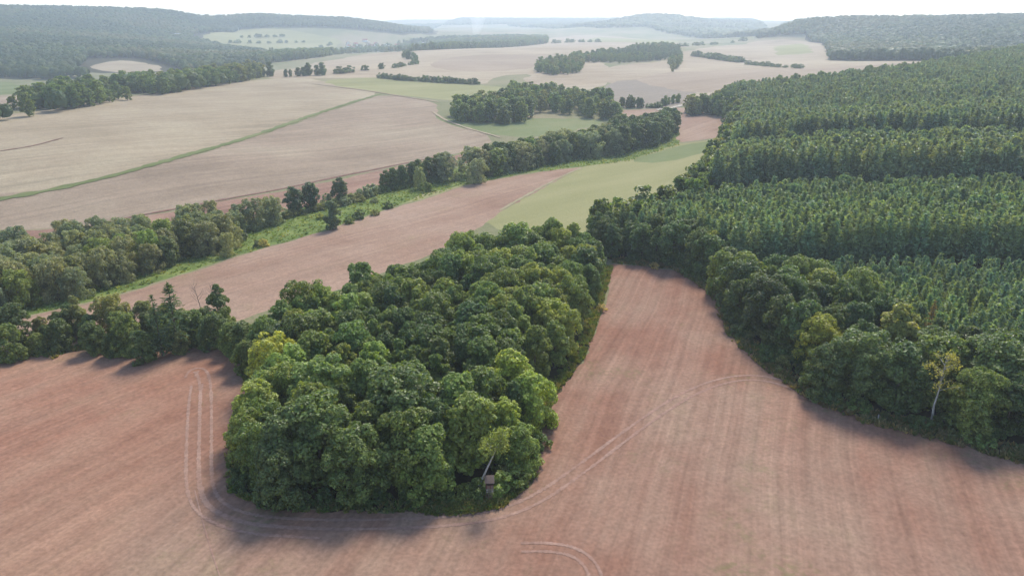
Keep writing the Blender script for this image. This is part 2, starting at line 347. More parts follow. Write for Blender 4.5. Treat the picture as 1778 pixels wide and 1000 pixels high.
def mesh_from(name, verts, faces, mats, mat_idx=None, smooth_shade=True):
    me = bpy.data.meshes.new(name); verts = np.asarray(verts, np.float32)
    if isinstance(faces, np.ndarray) and faces.ndim == 2:
        k = faces.shape[1]; nf = len(faces)
        me.vertices.add(len(verts)); me.vertices.foreach_set('co', verts.ravel())
        me.loops.add(nf * k); me.loops.foreach_set('vertex_index', faces.astype(np.int32).ravel())
        me.polygons.add(nf); me.polygons.foreach_set('loop_start', np.arange(0, nf * k, k, dtype=np.int32))
        me.polygons.foreach_set('loop_total', np.full(nf, k, np.int32))
        me.update(calc_edges=True)
    else:
        me.from_pydata([tuple(map(float, v)) for v in verts], [], [tuple(f) for f in faces])
    for m in mats: me.materials.append(m)
    if mat_idx is not None: me.polygons.foreach_set('material_index', np.asarray(mat_idx, np.int32))
    me.polygons.foreach_set('use_smooth', np.full(len(me.polygons), smooth_shade))
    me.update(); return me
def link(name, me, parent=None, **props):
    o = bpy.data.objects.new(name, me); COL.objects.link(o)
    if parent is not None: o.parent = parent
    for k, v in props.items(): o[k] = v
    return o
def cut(name, label, mat, sel):
    F = FO[sel]
    if not len(F): return
    u, inv = np.unique(F, return_inverse=True)
    V = np.column_stack([VO[u], VZ[u]]); F2 = inv.reshape(F.shape)
    a, b, c = V[F2[:, 0], :2], V[F2[:, 1], :2], V[F2[:, 2], :2]
    neg = ((b - a)[:, 0] * (c - a)[:, 1] - (b - a)[:, 1] * (c - a)[:, 0]) < 0
    F2[neg] = F2[neg][:, ::-1]
    return link(name, mesh_from(name, V, F2, [mat]), kind='structure', label=label)
cut('ground', 'grassy land round the fields and woods', FARLAND, owner == -1)
for i, (nm, lb, mt, P) in enumerate(FIELDS): cut(nm, lb, mt, owner == i)

# nothing on the surfaces is higher-resolution than the sheet itself, so thin strips follow it closely
def ribbon(name, label, mat, pts, width, off=.03, kind='structure', world=False, h=0.0, jitter=.38, seed=1):
    P = np.array(pts, float) if world else hits(pts, h)
    P = smooth(P, 3, closed=False); rnd = random.Random(seed)
    Q = [P[0]]
    for a, b in zip(P[:-1], P[1:]):
        d = np.hypot(*(b - a)); k = max(1, int(d / max(1.2, .006 * np.hypot(*a))))
        for j in range(1, k + 1): Q.append(a + (b - a) * j / k)
    Q = np.array(Q); T = np.gradient(Q, axis=0); T /= np.linalg.norm(T, axis=1)[:, None] + 1e-9
    N = np.stack([-T[:, 1], T[:, 0]], 1)
    w = width / 2 * np.array([1 + rnd.uniform(-jitter, jitter) for _ in Q])
    w[:3] *= [.2, .5, .8]; w[-3:] *= [.8, .5, .2]
    L, M, Rr = Q - N * w[:, None], Q, Q + N * w[:, None]
    V = np.concatenate([L, M, Rr]); Z = height(V[:, 0], V[:, 1]) + off; Z[len(Q):2*len(Q)] += off * .3
    n = len(Q); F = []
    for i in range(n - 1): F += [(i, i+1, n+i+1, n+i), (n+i, n+i+1, 2*n+i+1, 2*n+i)]
    F = np.array(F)[:, ::-1]
    return link(name, mesh_from(name, np.column_stack([V, Z]), F, [mat]), kind=kind, label=label)
def offset_line(P, d):
    P = smooth(np.array(P, float), 2, closed=False); T = np.gradient(P, axis=0); T /= np.linalg.norm(T, axis=1)[:, None]
    return P + np.stack([-T[:, 1], T[:, 0]], 1) * d

# ---------------------------------------------------------------- foliage and bark
def leaf_material(name, transl=.35, gloss=.25, vary=.35, boost=1.5):
    b = NB(name)
    at = b.node('ShaderNodeAttribute', attribute_type='INSTANCER', attribute_name='tint')
    ge = b.node('ShaderNodeNewGeometry')
    mr = b.node('ShaderNodeMapRange'); b.link(ge.outputs['Random Per Island'], mr.inputs[0])
    mr.inputs[3].default_value = 1 - vary; mr.inputs[4].default_value = 1 + vary
    tc = b.node('ShaderNodeTexCoord')
    n = b.node('ShaderNodeTexNoise'); n.inputs['Scale'].default_value = .45; n.inputs['Detail'].default_value = 2
    b.link(tc.outputs['Object'], n.inputs['Vector'])
    m2 = b.node('ShaderNodeMapRange'); b.link(n.outputs['Fac'], m2.inputs[0])
    for k, v in zip((1, 2, 3, 4), (.3, .7, .8, 1.2)): m2.inputs[k].default_value = v
    f = b.math('MULTIPLY', mr.outputs[0], m2.outputs[0])
    g = b.node('ShaderNodeCombineXYZ')
    b.link(b.math('MULTIPLY', f, b.math('ADD', .6, b.math('MULTIPLY', m2.outputs[0], .4))), g.inputs[0]); b.link(f, g.inputs[1]); b.link(f, g.inputs[2])
    c = b.mix(1.0, b.mix(1.0, at.outputs['Color'], (boost,) * 3, 'MULTIPLY'), g.outputs[0], 'MULTIPLY')   # reflected and transmitted light share the shader
    p = b.node('ShaderNodeBsdfPrincipled'); p.inputs['Roughness'].default_value = .42; p.inputs['Specular IOR Level'].default_value = gloss
    b.link(c, p.inputs['Base Color'])
    t = b.node('ShaderNodeBsdfTranslucent')
    ct = b.mix(1.0, c, (1.5, 1.45, .45), 'MULTIPLY'); b.link(ct, t.inputs['Color'])
    mx = b.node('ShaderNodeMixShader'); mx.inputs[0].default_value = transl
    b.link(p.outputs[0], mx.inputs[1]); b.link(t.outputs[0], mx.inputs[2]); b.link(mx.outputs[0], b.out.inputs['Surface'])
    return b.m
LEAF = leaf_material('broad_leaves', .42, .42, .42, 2.15)
NEEDLE = leaf_material('pine_needles', .36, .15, .35, 2.1)
HILL_LEAF = leaf_material('far_leaves', .35, .1, .12, 1.4)
BLADE = leaf_material('grass_blades', .35, .2, .35, 1.4)
def bark(name, a, c, scale=6):
    b = NB(name); tc = b.node('ShaderNodeTexCoord')
    f = b.noise(b.mapping(tc.outputs['Object'], (1, 1, .25)), scale, 4, .7)
    return b.surface(b.ramp(f, [(.35, a), (.65, c)]), .95, f, .05, .1)
BARK = bark('brown_bark', (.06, .045, .03), (.15, .12, .09))
BIRCH = bark('pale_birch_bark', (.22, .20, .17), (.50, .48, .44), 3)
DEADWOOD = bark('grey_dead_wood', (.10, .085, .07), (.22, .19, .16))

def tube(pts, rad, sides=6):
    pts = np.asarray(pts, float); n = len(pts); T = np.gradient(pts, axis=0); T /= np.linalg.norm(T, axis=1)[:, None] + 1e-9
    ref = np.array([.3, 1, .1]); U = np.cross(T, ref); U /= np.linalg.norm(U, axis=1)[:, None] + 1e-9; W = np.cross(T, U)
    a = np.arange(sides) * 2 * math.pi / sides
    V = pts[:, None] + np.asarray(rad)[:, None, None] * (np.cos(a)[None, :, None] * U[:, None] + np.sin(a)[None, :, None] * W[:, None])
    F = [(i*sides+j, i*sides+(j+1) % sides, (i+1)*sides+(j+1) % sides, (i+1)*sides+j) for i in range(n-1) for j in range(sides)]
    return V.reshape(-1, 3), np.array(F)
def join(parts):
    V, F, o = [], [], 0
    for v, f in parts: V.append(v); F.append(f + o); o += len(v)
    return np.concatenate(V), np.concatenate(F)
def cards(C, N, L, Wd, rng, along=None):
    """diamond-shaped leaf sprays: centre, facing, length, width"""
    n = len(C); A = rng.normal(size=(n, 3)) if along is None else along + rng.normal(size=(n, 3)) * .25
    A -= (A * N).sum(1)[:, None] * N; A /= np.linalg.norm(A, axis=1)[:, None] + 1e-9
    B = np.cross(N, A); L = np.asarray(L)[:, None]; Wd = np.asarray(Wd)[:, None]
    sag = N * L * .18
    V = np.stack([C - A * L - sag, C - A * L * .1 + B * Wd, C + A * L - sag, C - A * L * .1 - B * Wd], 1).reshape(-1, 3)
    return V, np.arange(4 * n).reshape(-1, 4)
PROF = {
    'oak': lambda t: np.sqrt(np.maximum(0, 1 - (2.05 * t - .95) ** 2 * .93)) ** .8,
    'tall': lambda t: np.sqrt(np.maximum(0, 1 - (1.9 * t - .82) ** 2 * .80)) * .92,
    'willow': lambda t: np.sqrt(np.maximum(0, 1 - (1.35 * t - .35) ** 2 * .93)),
    'bush': lambda t: np.sqrt(np.maximum(0, 1 - (t * .98) ** 2 * .95)),
}
def crown(seed, H, Rr, base, prof, nl, nsub, nleaf, leaf, aspect=.62, lobe=(.28, .42), flat=.65, rough=.75, lobey=0.0):
    rng = np.random.default_rng(seed); pf = PROF[prof]
    t = rng.random(nl * 6); keep = rng.random(nl * 6) < pf(t) + .1; t = t[keep][:nl]; t = np.sort(t); nl = len(t)
    ang = np.arange(nl) * 2.39996 + rng.normal(0, .5, nl)
    lr = Rr * rng.uniform(*lobe, nl) * (.75 + .35 * pf(t))
    rad = np.maximum(0, pf(t) * Rr * rng.uniform(.9, 1.1, nl) - lr * .75) * np.where(rng.random(nl) < .15, .4, 1)
    z = base * H + t * (H * (1 - base)) ; z = np.minimum(np.maximum(z, base * H + lr * .3), H - lr * .85)
    LC = np.stack([rad * np.cos(ang), rad * np.sin(ang), z], 1)
    tc = np.linspace(.18, .8, 5); cr = np.minimum(.62 * pf(tc) * Rr, .22 * H)
    LC = np.concatenate([LC, np.stack([0 * tc, 0 * tc, base * H + tc * H * (1 - base) - .2], 1) + rng.normal(0, .15, (5, 3))]); lr = np.concatenate([lr, cr])
    ax = np.array([0, 0, H * (base + .35 * (1 - base))])
    SC, SR, SO = [], [], []
    for c, r in zip(LC, lr):
        out = c - ax; out /= np.linalg.norm(out) + 1e-9
        d = rng.normal(size=(nsub, 3)); d /= np.linalg.norm(d, axis=1)[:, None]; d = d + out * .6 + np.array([0, 0, .15]); d /= np.linalg.norm(d, axis=1)[:, None]
        SC.append(c + d * r * rng.uniform(.55, .85, nsub)[:, None] * np.array([1, 1, flat + .2])); SR.append(r * rng.uniform(.3, .52, nsub)); SO.append(np.repeat(out[None], nsub, 0))
    SC, SR, SO = np.concatenate(SC), np.concatenate(SR), np.concatenate(SO)
    w = SR ** 2; k = rng.choice(len(SC), int(nleaf * 1.9), p=w / w.sum())
    d = rng.normal(size=(len(k), 3)); d /= np.linalg.norm(d, axis=1)[:, None]
    d = d + SO[k] * .35 + np.array([0, 0, .25]); d /= np.linalg.norm(d, axis=1)[:, None]
    P = SC[k] + d * (SR[k] * (1 - .35 * rng.random(len(k)) ** 2 + .15 * rng.random(len(k)) ** 4))[:, None]
    ok = P[:, 2] > .15
    for i in range(0, len(P), 4000):
        D = ((P[i:i+4000, None] - SC[None]) ** 2).sum(-1)
        ok[i:i+4000] &= ~(D < (.62 * SR[None]) ** 2).any(1)
    P, d = P[ok][:nleaf], d[ok][:nleaf]
    N = d + rng.normal(size=P.shape) * rough * .5 + np.array([0, 0, .25]); N /= np.linalg.norm(N, axis=1)[:, None]
    L = leaf * rng.uniform(.65, 1.35, len(P))
    return cards(P, N, L, L * aspect * rng.uniform(.8, 1.2, len(P)), rng), LC, lr
def trunk(seed, H, Rr, base, LC=None, r0=None, lean=0.0, limbs=7):
    rng = np.random.default_rng(seed + 999); r0 = r0 or H * .022
    n = 6; tt = np.linspace(0, 1, n); top = H * .72
    P = np.stack([lean * top * tt ** 1.3 + rng.normal(0, .12, n) * tt, rng.normal(0, .12, n) * tt, -.4 + (top + .4) * tt], 1)
    parts = [tube(P, r0 * (1.15 - .95 * tt), 7)]
    if LC is not None:
        for c in LC[rng.permutation(len(LC))[:limbs]]:
            s = min(.85, max(.18, (c[2] / top) * .62)); a = np.array([np.interp(s, tt, P[:, i]) for i in range(3)])
            m = (a + c) / 2 + np.array([0, 0, .25]); parts.append(tube([a, m, c], [r0 * .4, r0 * .25, r0 * .08], 5))
    return join(parts)
def pine(seed, H, Rr, base, step, nb, ns, leaf, droop=.0, gap=0.0, power=.85, width=.3):
    rng = np.random.default_rng(seed); C, N, L, A = [], [], [], []
    z = base * H
    while z < H - .15:
        t = (z - base * H) / (H * (1 - base)); r = Rr * (1 - t) ** power * rng.uniform(.8, 1.12) + .12
        if rng.random() > gap:
            a0 = rng.random() * 6.28
            for j in range(nb):
                if rng.random() < gap * .5: continue
                a = a0 + j * 6.283 / nb + rng.normal(0, .2); rise = (.35 - droop) + .35 * t + rng.normal(0, .08)
                d = np.array([math.cos(a), math.sin(a), rise]); rr = r * rng.uniform(.75, 1.1)
                m = max(2, int(ns * (rr / Rr) + 1))
                s = np.linspace(.18, 1, m) + rng.normal(0, .04, m)
                p = np.array([0, 0, z]) + d * (s * rr)[:, None]; p[:, 2] += .12 * rr * s ** 2 * (1 if droop <= .3 else -1.2) + rng.normal(0, .08, m)
                p[:, :2] += rng.normal(0, .10 * rr, (m, 2)) * .6
                n = rng.normal(size=(m, 3)) * .6 + np.array([d[0] * .45, d[1] * .45, .75]); n /= np.linalg.norm(n, axis=1)[:, None]
                C.append(p); N.append(n); L.append(np.full(m, leaf) * rng.uniform(.7, 1.3, m)); A.append(np.repeat((d + np.array([0, 0, .2]))[None], m, 0))
        z += step * rng.uniform(.75, 1.25)
    p = np.array([[0, 0, H - .1], [0, 0, H - .35], [.05, 0, H - .3]]); C.append(p); n = rng.normal(size=(3, 3)); n[:, 2] = 0; N.append(n / np.linalg.norm(n, axis=1)[:, None]); L.append(np.full(3, leaf * .8)); A.append(np.repeat([[0, 0, 1.]], 3, 0))
    C, N, L, A = map(np.concatenate, (C, N, L, A))
    return cards(C, N, L, L * width * rng.uniform(.8, 1.2, len(L)), rng, A)
def blob(seed, H, Rr, n=3, lump=.28):
    """far crown: lumpy solid with a few sprays"""
    bm = bmesh.new(); bmesh.ops.create_icosphere(bm, subdivisions=2, radius=1); rng = np.random.default_rng(seed)
    K = rng.normal(size=(14, 3)); K /= np.linalg.norm(K, axis=1)[:, None]
    V = np.array([v.co[:] for v in bm.verts]); F = np.array([[v.index for v in f.verts] for f in bm.faces]); bm.free()
    bump = np.exp(-((V[:, None] - K[None]) ** 2).sum(-1) / .12).max(1)
    V = V * (1 - lump + lump * bump * 1.5)[:, None] * rng.uniform(.94, 1.06, (len(V), 1))
    return V * np.array([Rr, Rr, H * .46]) + np.array([0, 0, H * .52]), F
def two_mat(name, crownVF, trunkVF, leafmat, barkmat):
    (v, f), (tv, tf) = crownVF, trunkVF
    f4 = [tuple(q) for q in f] + [tuple(q + len(v)) for q in tf]
    return mesh_from(name, np.concatenate([v, tv]), f4, [leafmat, barkmat], [0] * len(f) + [1] * len(tf), False)

PR = {}
def broad(kind, n, H, Rr, base, prof, nl, nsub, nleaf, leaf, seed, barkm=BARK, **kw):
    for i in range(n):
        s = seed + i * 17; rng = random.Random(s); Ri = Rr * rng.uniform(.88, 1.12)
        c, LC, lr = crown(s, H, Ri, base, prof, nl, nsub, nleaf, leaf, **kw); LC = LC[:-5]
        PR.setdefault(kind, []).append((mesh_from('trunk', *trunk(s, H, Ri, base, LC), [barkm]), mesh_from('crown', *c, [LEAF], None, False), H))
broad('oak', 6, 14, 5.2, .05, 'oak', 34, 9, 13000, .27, 11, lobe=(.30, .44))
broad('ash', 4, 14, 3.9, .08, 'tall', 30, 8, 10000, .27, 201, lobe=(.32, .46))
broad('oaklow', 4, 11, 4.1, .01, 'willow', 30, 8, 8500, .27, 401, lobe=(.32, .46))
broad('willow', 5, 11, 5.0, .02, 'willow', 34, 8, 8500, .25, 601, lobe=(.26, .38), aspect=.5)
broad('alder', 4, 12, 3.7, .02, 'tall', 28, 7, 5500, .32, 801, lobe=(.36, .5))
broad('wood', 5, 13, 4.4, .05, 'tall', 28, 6, 3000, .48, 1001, lobe=(.34, .48))
broad('bush', 4, 3, 2.0, .0, 'bush', 16, 6, 1400, .20, 1201)
for i in range(5):
    s = 40 + i; PR.setdefault('pine', []).append((mesh_from('trunk', *tube([(0,0,-.3),(0,0,4),(0,0,8.6)], [.16,.11,.02], 6), [BARK]),
        mesh_from('crown', *pine(s, 9, 1.85 + .18 * (i % 3), .15, .36, 7, 7, .36, power=.8, width=.40), [NEEDLE], None, False), 9))
for i in range(3):
    s = 70 + i; PR.setdefault('spruce', []).append((mesh_from('trunk', *tube([(0,0,-.3),(.05,0,7),(0,.05,15.6)], [.24,.16,.03], 7), [BARK]),
        mesh_from('crown', *pine(s, 16, 3.4, .12, .62, 6, 12, .48, droop=.45, gap=.12, power=.7), [NEEDLE], None, False), 16))

def make_empty(name, x, y, z, rz=0, sc=(1,1,1)):
    o = bpy.data.objects.new(name, None); COL.objects.link(o); o.location = (x, y, z); o.rotation_euler = (0, 0, rz); o.scale = sc
    o.empty_display_size = .5; return o
RND = random.Random(77)
TREES = []
def plant(kind, name, x, y, H, tint, rz=None, wide=1.0, proto=None, lean=None, flat=False):
    lst = PR[kind]; tr, cr, H0 = lst[RND.randrange(len(lst)) if proto is None else proto % len(lst)]
    s = H / H0; z = float(height(x, y))
    o = make_empty(name, x, y, z, RND.uniform(0, 6.28) if rz is None else rz, (s * wide, s * wide, s))
    if lean: o.rotation_euler = (lean[0], lean[1], o.rotation_euler[2])
    a = bpy.data.objects.new('trunk', tr); COL.objects.link(a); a.parent = o
    c = bpy.data.objects.new('crown', cr); COL.objects.link(c); c.parent = o; c['tint'] = [float(k) for k in tint]
    return o
def tree(kind, name, x, y, H, tint, zone, group, cat='tree', label=None, **kw):
    o = plant(kind, name, x, y, H, tint, **kw); o['category'] = cat
    if group: o['group'] = group
    TREES.append(dict(o=o, name=name, x=x, y=y, H=H, tint=tint, zone=zone, group=group, label=label, cat=cat)); return o
def scatter(poly, step, jit, seed):
    rng = np.random.default_rng(seed); x0, y0 = poly.min(0); x1, y1 = poly.max(0)
    X, Y = np.meshgrid(np.arange(x0, x1 + step, step), np.arange(y0, y1 + step, step * .87)); X[1::2] += step / 2
    P = np.stack([X.ravel(), Y.ravel()], 1); P += rng.uniform(-jit, jit, P.shape) * step
    return P[inside(P[:, 0], P[:, 1], poly)]
def edge_dist(P, line):
    P = np.asarray(P); out = np.full(len(P), 1e9)
    for a, b in zip(line[:-1], line[1:]):
        d = b - a; t = np.clip(((P - a) @ d) / (d @ d + 1e-9), 0, 1); out = np.minimum(out, np.linalg.norm(P - (a + t[:, None] * d), axis=1))
    return out
def tint_of(base, var=.18, rnd=RND):
    k = 1 + rnd.uniform(-var, var); h = rnd.uniform(-.12, .12)
    return (base[0] * k * (1 + h), base[1] * k, base[2] * k * (1 - h))
DARK, MID, FRESH, YELLOW, GREY, OLIVE = (.056,.080,.024), (.084,.112,.030), (.124,.150,.036), (.175,.180,.030), (.122,.134,.074), (.110,.116,.040)
PINE_T, PINE_Y = (.088,.122,.072), (.118,.150,.068)

# wood built as one mass: real crowns set out on points
def wood_mass(name, label, P, Hs, tints, meshes, parent=None, kind='stuff', idx=None, wides=None):
    pc = bpy.data.collections.new(name + '_kinds')
    for m in meshes:
        q = bpy.data.objects.new('kind_of_tree', m); pc.objects.link(q)
    n = len(P); rng = np.random.default_rng(n)
    me = bpy.data.meshes.new(name); me.vertices.add(n)
    me.vertices.foreach_set('co', np.column_stack([P, height(P[:, 0], P[:, 1])]).astype(np.float32).ravel())
    sc = np.asarray(Hs, np.float32)
    wv = rng.uniform(.85, 1.2, n) if wides is None else np.asarray(wides)
    for nm, ty, data in (('scl', 'FLOAT_VECTOR', np.column_stack([sc * wv, sc * wv, sc])), ('rotv', 'FLOAT_VECTOR', np.column_stack([np.zeros(n), np.zeros(n), rng.uniform(0, 6.28, n)])),
                         ('tint', 'FLOAT_VECTOR', np.asarray(tints)), ('pick', 'INT', rng.integers(0, len(meshes), n) if idx is None else idx)):
        a = me.attributes.new(nm, ty, 'POINT'); a.data.foreach_set('vector' if ty == 'FLOAT_VECTOR' else 'value', np.asarray(data).astype(np.float32 if ty != 'INT' else np.int32).ravel())
    o = link(name, me, kind=kind, label=label)
    g = bpy.data.node_groups.new(name + '_setout', 'GeometryNodeTree')
    g.interface.new_socket('Geometry', in_out='INPUT', socket_type='NodeSocketGeometry'); g.interface.new_socket('Geometry', in_out='OUTPUT', socket_type='NodeSocketGeometry')
    N = g.nodes; gi, go = N.new('NodeGroupInput'), N.new('NodeGroupOutput'); iop = N.new('GeometryNodeInstanceOnPoints'); ci = N.new('GeometryNodeCollectionInfo')
    ci.inputs['Collection'].default_value = pc; ci.inputs['Separate Children'].default_value = True; ci.inputs['Reset Children'].default_value = True
    def attr(nm, ty):
        a = N.new('GeometryNodeInputNamedAttribute'); a.data_type = ty; a.inputs['Name'].default_value = nm; return [s for s in a.outputs if s.enabled][0]
    L = g.links; L.new(gi.outputs[0], iop.inputs['Points']); L.new(ci.outputs[0], iop.inputs['Instance']); iop.inputs['Pick Instance'].default_value = True
    L.new(attr('pick', 'INT'), iop.inputs['Instance Index']); L.new(attr('scl', 'FLOAT_VECTOR'), iop.inputs['Scale'])
    L.new(attr('rotv', 'FLOAT_VECTOR'), iop.inputs['Rotation']); L.new(iop.outputs[0], go.inputs[0])
    md = o.modifiers.new('setout', 'NODES'); md.node_group = g
    return o
# unit-height kinds for the masses
def unit(VF, H):
    v, f = VF; return v / H, f
FAR_PINE = [two_mat('far_pine', unit(pine(300 + i, 15, 2.25, .34, .55, 7, 6, .54, width=.46, power=.66), 15), unit(tube([(0,0,-.5),(0,0,7),(0,0,14)], [.2,.15,.03], 5), 15), NEEDLE, BARK) for i in range(4)]
YOUNG_PINE = [two_mat('young_pine', unit(pine(330 + i, 9, 1.9, .15, .42, 7, 5, .44, width=.44, power=.8), 9), unit(tube([(0,0,-.5),(0,0,4),(0,0,8.4)], [.15,.1,.02], 5), 9), NEEDLE, BARK) for i in range(4)]
def far_broad(seed, nleaf, leaf):
    c, LC, lr = crown(seed, 13, 4.6, .1, 'tall', 22, 5, nleaf, leaf); return two_mat('far_broadleaf', unit(c, 13), unit(trunk(seed, 13, 4.6, .1), 13), LEAF, BARK)
FAR_BROAD = [far_broad(360 + i, 1300, .62) for i in range(4)]
def hill_crown(seed):
    v, f = blob(seed, 1, .42); rng = np.random.default_rng(seed); n = 90
    d = rng.normal(size=(n, 3)); d[:, 2] = np.abs(d[:, 2]); d /= np.linalg.norm(d, axis=1)[:, None]
    cv, cf = cards(d * np.array([.4, .4, .43]) + np.array([0, 0, .52]), d, rng.uniform(.05, .1, n), rng.uniform(.04, .07, n), rng)
    f4 = [tuple(q) for q in f] + [tuple(q + len(v)) for q in cf]
    return mesh_from('hill_crown', np.concatenate([v, cv]), f4, [HILL_LEAF], None, False)
HILL = [hill_crown(500 + i) for i in range(5)]

def tuft(seed, n=16):
    rng = np.random.default_rng(seed); a = rng.random(n) * 6.28; r = rng.random(n) * .35; h = rng.uniform(.4, 1, n); V, F = [], []
    for k in range(n):
        p = np.array([r[k] * math.cos(a[k]), r[k] * math.sin(a[k]), -.05]); d = np.array([math.cos(a[k]), math.sin(a[k]), 0]) * .35 * h[k]; w = np.array([-math.sin(a[k]), math.cos(a[k]), 0]) * .10
        o = len(V); V += [p - w, p + w, p + d * .5 + w * .8 + [0, 0, h[k] * .7], p + d + [0, 0, h[k]], p + d * .5 - w * .8 + [0, 0, h[k] * .7]]; F.append((o, o+1, o+2, o+3, o+4))
    return mesh_from('grass_tuft', V, F, [BLADE], None, False)
TUFT = [tuft(700 + i) for i in range(4)]

# ---------------------------------------------------------------- wheel marks, farm tracks and furrows
LOOP = [(330,655),(338,641),(351,645),(358,670),(357,760),(355,830),(364,868),(398,892),(450,905),(560,911),(700,909),(800,903),(870,892),(935,866),(1000,820),(1100,745),(1190,684),(1260,658),(1320,654),(1385,672),(1430,700)]
LP = hits(LOOP)
for d, w in ((-.95, .55), (.95, .55)):
    ribbon('tractor_track', 'pale wheel mark curving round the wooded island', TRACK, offset_line(LP, d), w, .035, world=True)
LP2 = hits([(342,668),(337,700),(334,790),(335,846),(350,884),(395,908),(450,920),(560,926)])
for d in (-.95, .95): ribbon('tractor_track', 'pale wheel mark on the left headland', TRACK, offset_line(LP2, d), .5, .035, world=True)
LP3 = hits([(338,850),(348,890),(362,940),(385,1010)]); LP4 = hits([(372,880),(395,930),(420,1010)])
ribbon('tractor_track', 'faint wheel mark running to the lower left', TRACK, LP3, .2, .035, world=True)
LP5 = hits([(905,950),(950,949),(990,955),(1015,968),(1032,990),(1040,1030)])
for d, w in ((-.8, .5), (.8, .5)): ribbon('tractor_track', 'curved turning mark at the bottom of the field', TRACK, offset_line(LP5, d), w, .035, world=True)
ribbon('grass_track', 'green grass track across the stubble', GRASS, [(-200,385),(0,346),(120,325),(250,293),(400,250),(500,215),(600,182),(662,163)], 4.2, .22)
ribbon('ditch', 'dark furrow along the edge of the stubble', TRACK_DARK, [(200,383),(285,367),(475,332),(560,313),(718,281),(780,268)], 1.5, .16)
ribbon('ditch', 'second dark furrow above the grass track', TRACK_DARK, [(0,263),(60,254),(110,240)], 1.2, .2)
ribbon('farm_track', 'pale farm track at the top of the stubble', PALE, [(540,146),(600,153),(665,162),(762,178)], 3, .35)
ribbon('farm_track', 'pale farm track by the middle wood', PALE, [(752,195),(775,212),(870,240)], 2.2, .3)
ribbon('farm_track', 'pale farm track beside the far pine wood', GRAVEL, [(1140,192),(1165,188),(1192,182)], 5, .35)
ribbon('farm_track', 'pale path across the yellow meadow', GRASS_P, [(868,366),(940,325),(1010,292)], 1.6, .1)

# ---------------------------------------------------------------- special trees, one by one (top of crown seen at u, v)
def special(u, v, kind, name, H, tint, label, base=False, **kw):
    x, y = hit(u, v) if base else hit(u, v, H)
    r_, g_, b_ = tint; tint = (max(r_, g_ * .74), g_, min(b_, g_ * .34)) if kind in ('oak', 'oaklow', 'ash') else tint
    return tree(kind, name, x, y, H, tint, None, None, label=label, **kw)
TAKEN = []
def sp(*a, **k):
    o = special(*a, **k); TAKEN.append((o.location.x, o.location.y)); return o
sp(700,642,'oak','broadleaf_tree',15.5,(0.059,0.095,0.031),'broad dark green tree with the biggest rounded crown at the front of the wooded island', wide=1.12, proto=0)
sp(545,690,'oak','broadleaf_tree',14.5,(0.068,0.109,0.034),'mid green round tree at the front of the island left of the biggest crown', wide=1.05, proto=1)
sp(500,706,'oak','broadleaf_tree',13.5,(0.059,0.092,0.031),'dark green tree on the front left corner of the wooded island', proto=2)
sp(620,745,'oak','broadleaf_tree',11.5,(0.061,0.104,0.031),'lower dark green tree in the middle of the island front', proto=3)
sp(740,745,'oaklow','broadleaf_tree',11,(0.076,0.126,0.031),'fresh green lower tree below the biggest crown of the island', proto=1)
sp(478,778,'oaklow','broadleaf_tree',9.5,(0.051,0.081,0.028),'low dark tree at the bottom left corner of the wooded island', proto=0)
sp(885,612,'oak','broadleaf_tree',12.5,(0.171,0.196,0.034),'yellow green broad tree on the right edge of the island above the hunting stand', wide=1.05, proto=4)
sp(925,650,'oaklow','broadleaf_tree',10.5,(0.145,0.182,0.036),'yellow green lower tree at the right field edge of the island', proto=2)
sp(875,690,'ash','broadleaf_tree',10.5,(0.154,0.185,0.036),'yellow green tree standing right behind the leaning birch and hunting stand', proto=1)
sp(905,740,'oaklow','broadleaf_tree',8.0,(0.106,0.140,0.036),'small green tree on the right of the hunting stand', proto=3)
sp(470,580,'oak','broadleaf_tree',12,(0.205,0.210,0.036),'yellow topped tree on the left field edge of the wooded island', proto=5)
sp(505,600,'oak','broadleaf_tree',12,(0.120,0.175,0.042),'bright green tree on the left part of the island beside the yellow topped tree', proto=2)
sp(460,640,'oaklow','broadleaf_tree',9,(0.102,0.147,0.039),'low green tree overhanging the left field edge of the island', proto=2)
sp(560,620,'oak','broadleaf_tree',13,(0.085,0.140,0.039),'rounded mid green tree behind the front left crowns of the island', wide=1.1, proto=0)
sp(1245,402,'ash','broadleaf_tree',11,(0.185,0.188,0.041),'bright yellow green tree at the bend of the pine wood edge', wide=1.05, proto=2)
sp(1430,550,'oak','broadleaf_tree',11,(0.158,0.165,0.030),'yellow topped broad tree on the right wood edge beside the field', proto=3)
sp(1570,530,'ash','broadleaf_tree',13,(0.150,0.153,0.042),'tall olive yellow tree standing inside the right wood edge', wide=1.2, proto=0)
sp(1340,480,'oak','broadleaf_tree',14,(0.038,0.056,0.024),'darkest round tree bulging into the field from the right wood', wide=1.0, proto=1)
sp(1510,575,'oak','broadleaf_tree',13,(0.068,0.101,0.036),'large dark green tree with pale top leaves on the right wood edge', wide=1.12, proto=5)
sp(1742,590,'oak','broadleaf_tree',14,(0.068,0.106,0.036),'large dark green tree cut off by the right border of the photo', wide=1.15, proto=0)
sp(1440,600,'oaklow','broadleaf_tree',10,(0.059,0.087,0.031),'dark green bushy tree low on the right wood edge', proto=1)
sp(1265,430,'oaklow','broadleaf_tree',10,(0.051,0.081,0.028),'dark round tree below the bright yellow green tree at the field bend', proto=0)
sp(290,490,'spruce','spruce_tree',16,(0.051,0.073,0.036),'tallest spruce with drooping branches in the hedgerow left of the island', proto=0, wide=1.25)
sp(262,512,'spruce','spruce_tree',14,(0.048,0.070,0.036),'shorter spruce left of the tallest spruce in the hedgerow', proto=1)
sp(1625,520,'spruce','pine_tree',13,(.10,.068,.034),'dead brown conifer standing inside the right wood', wide=.6, proto=2)
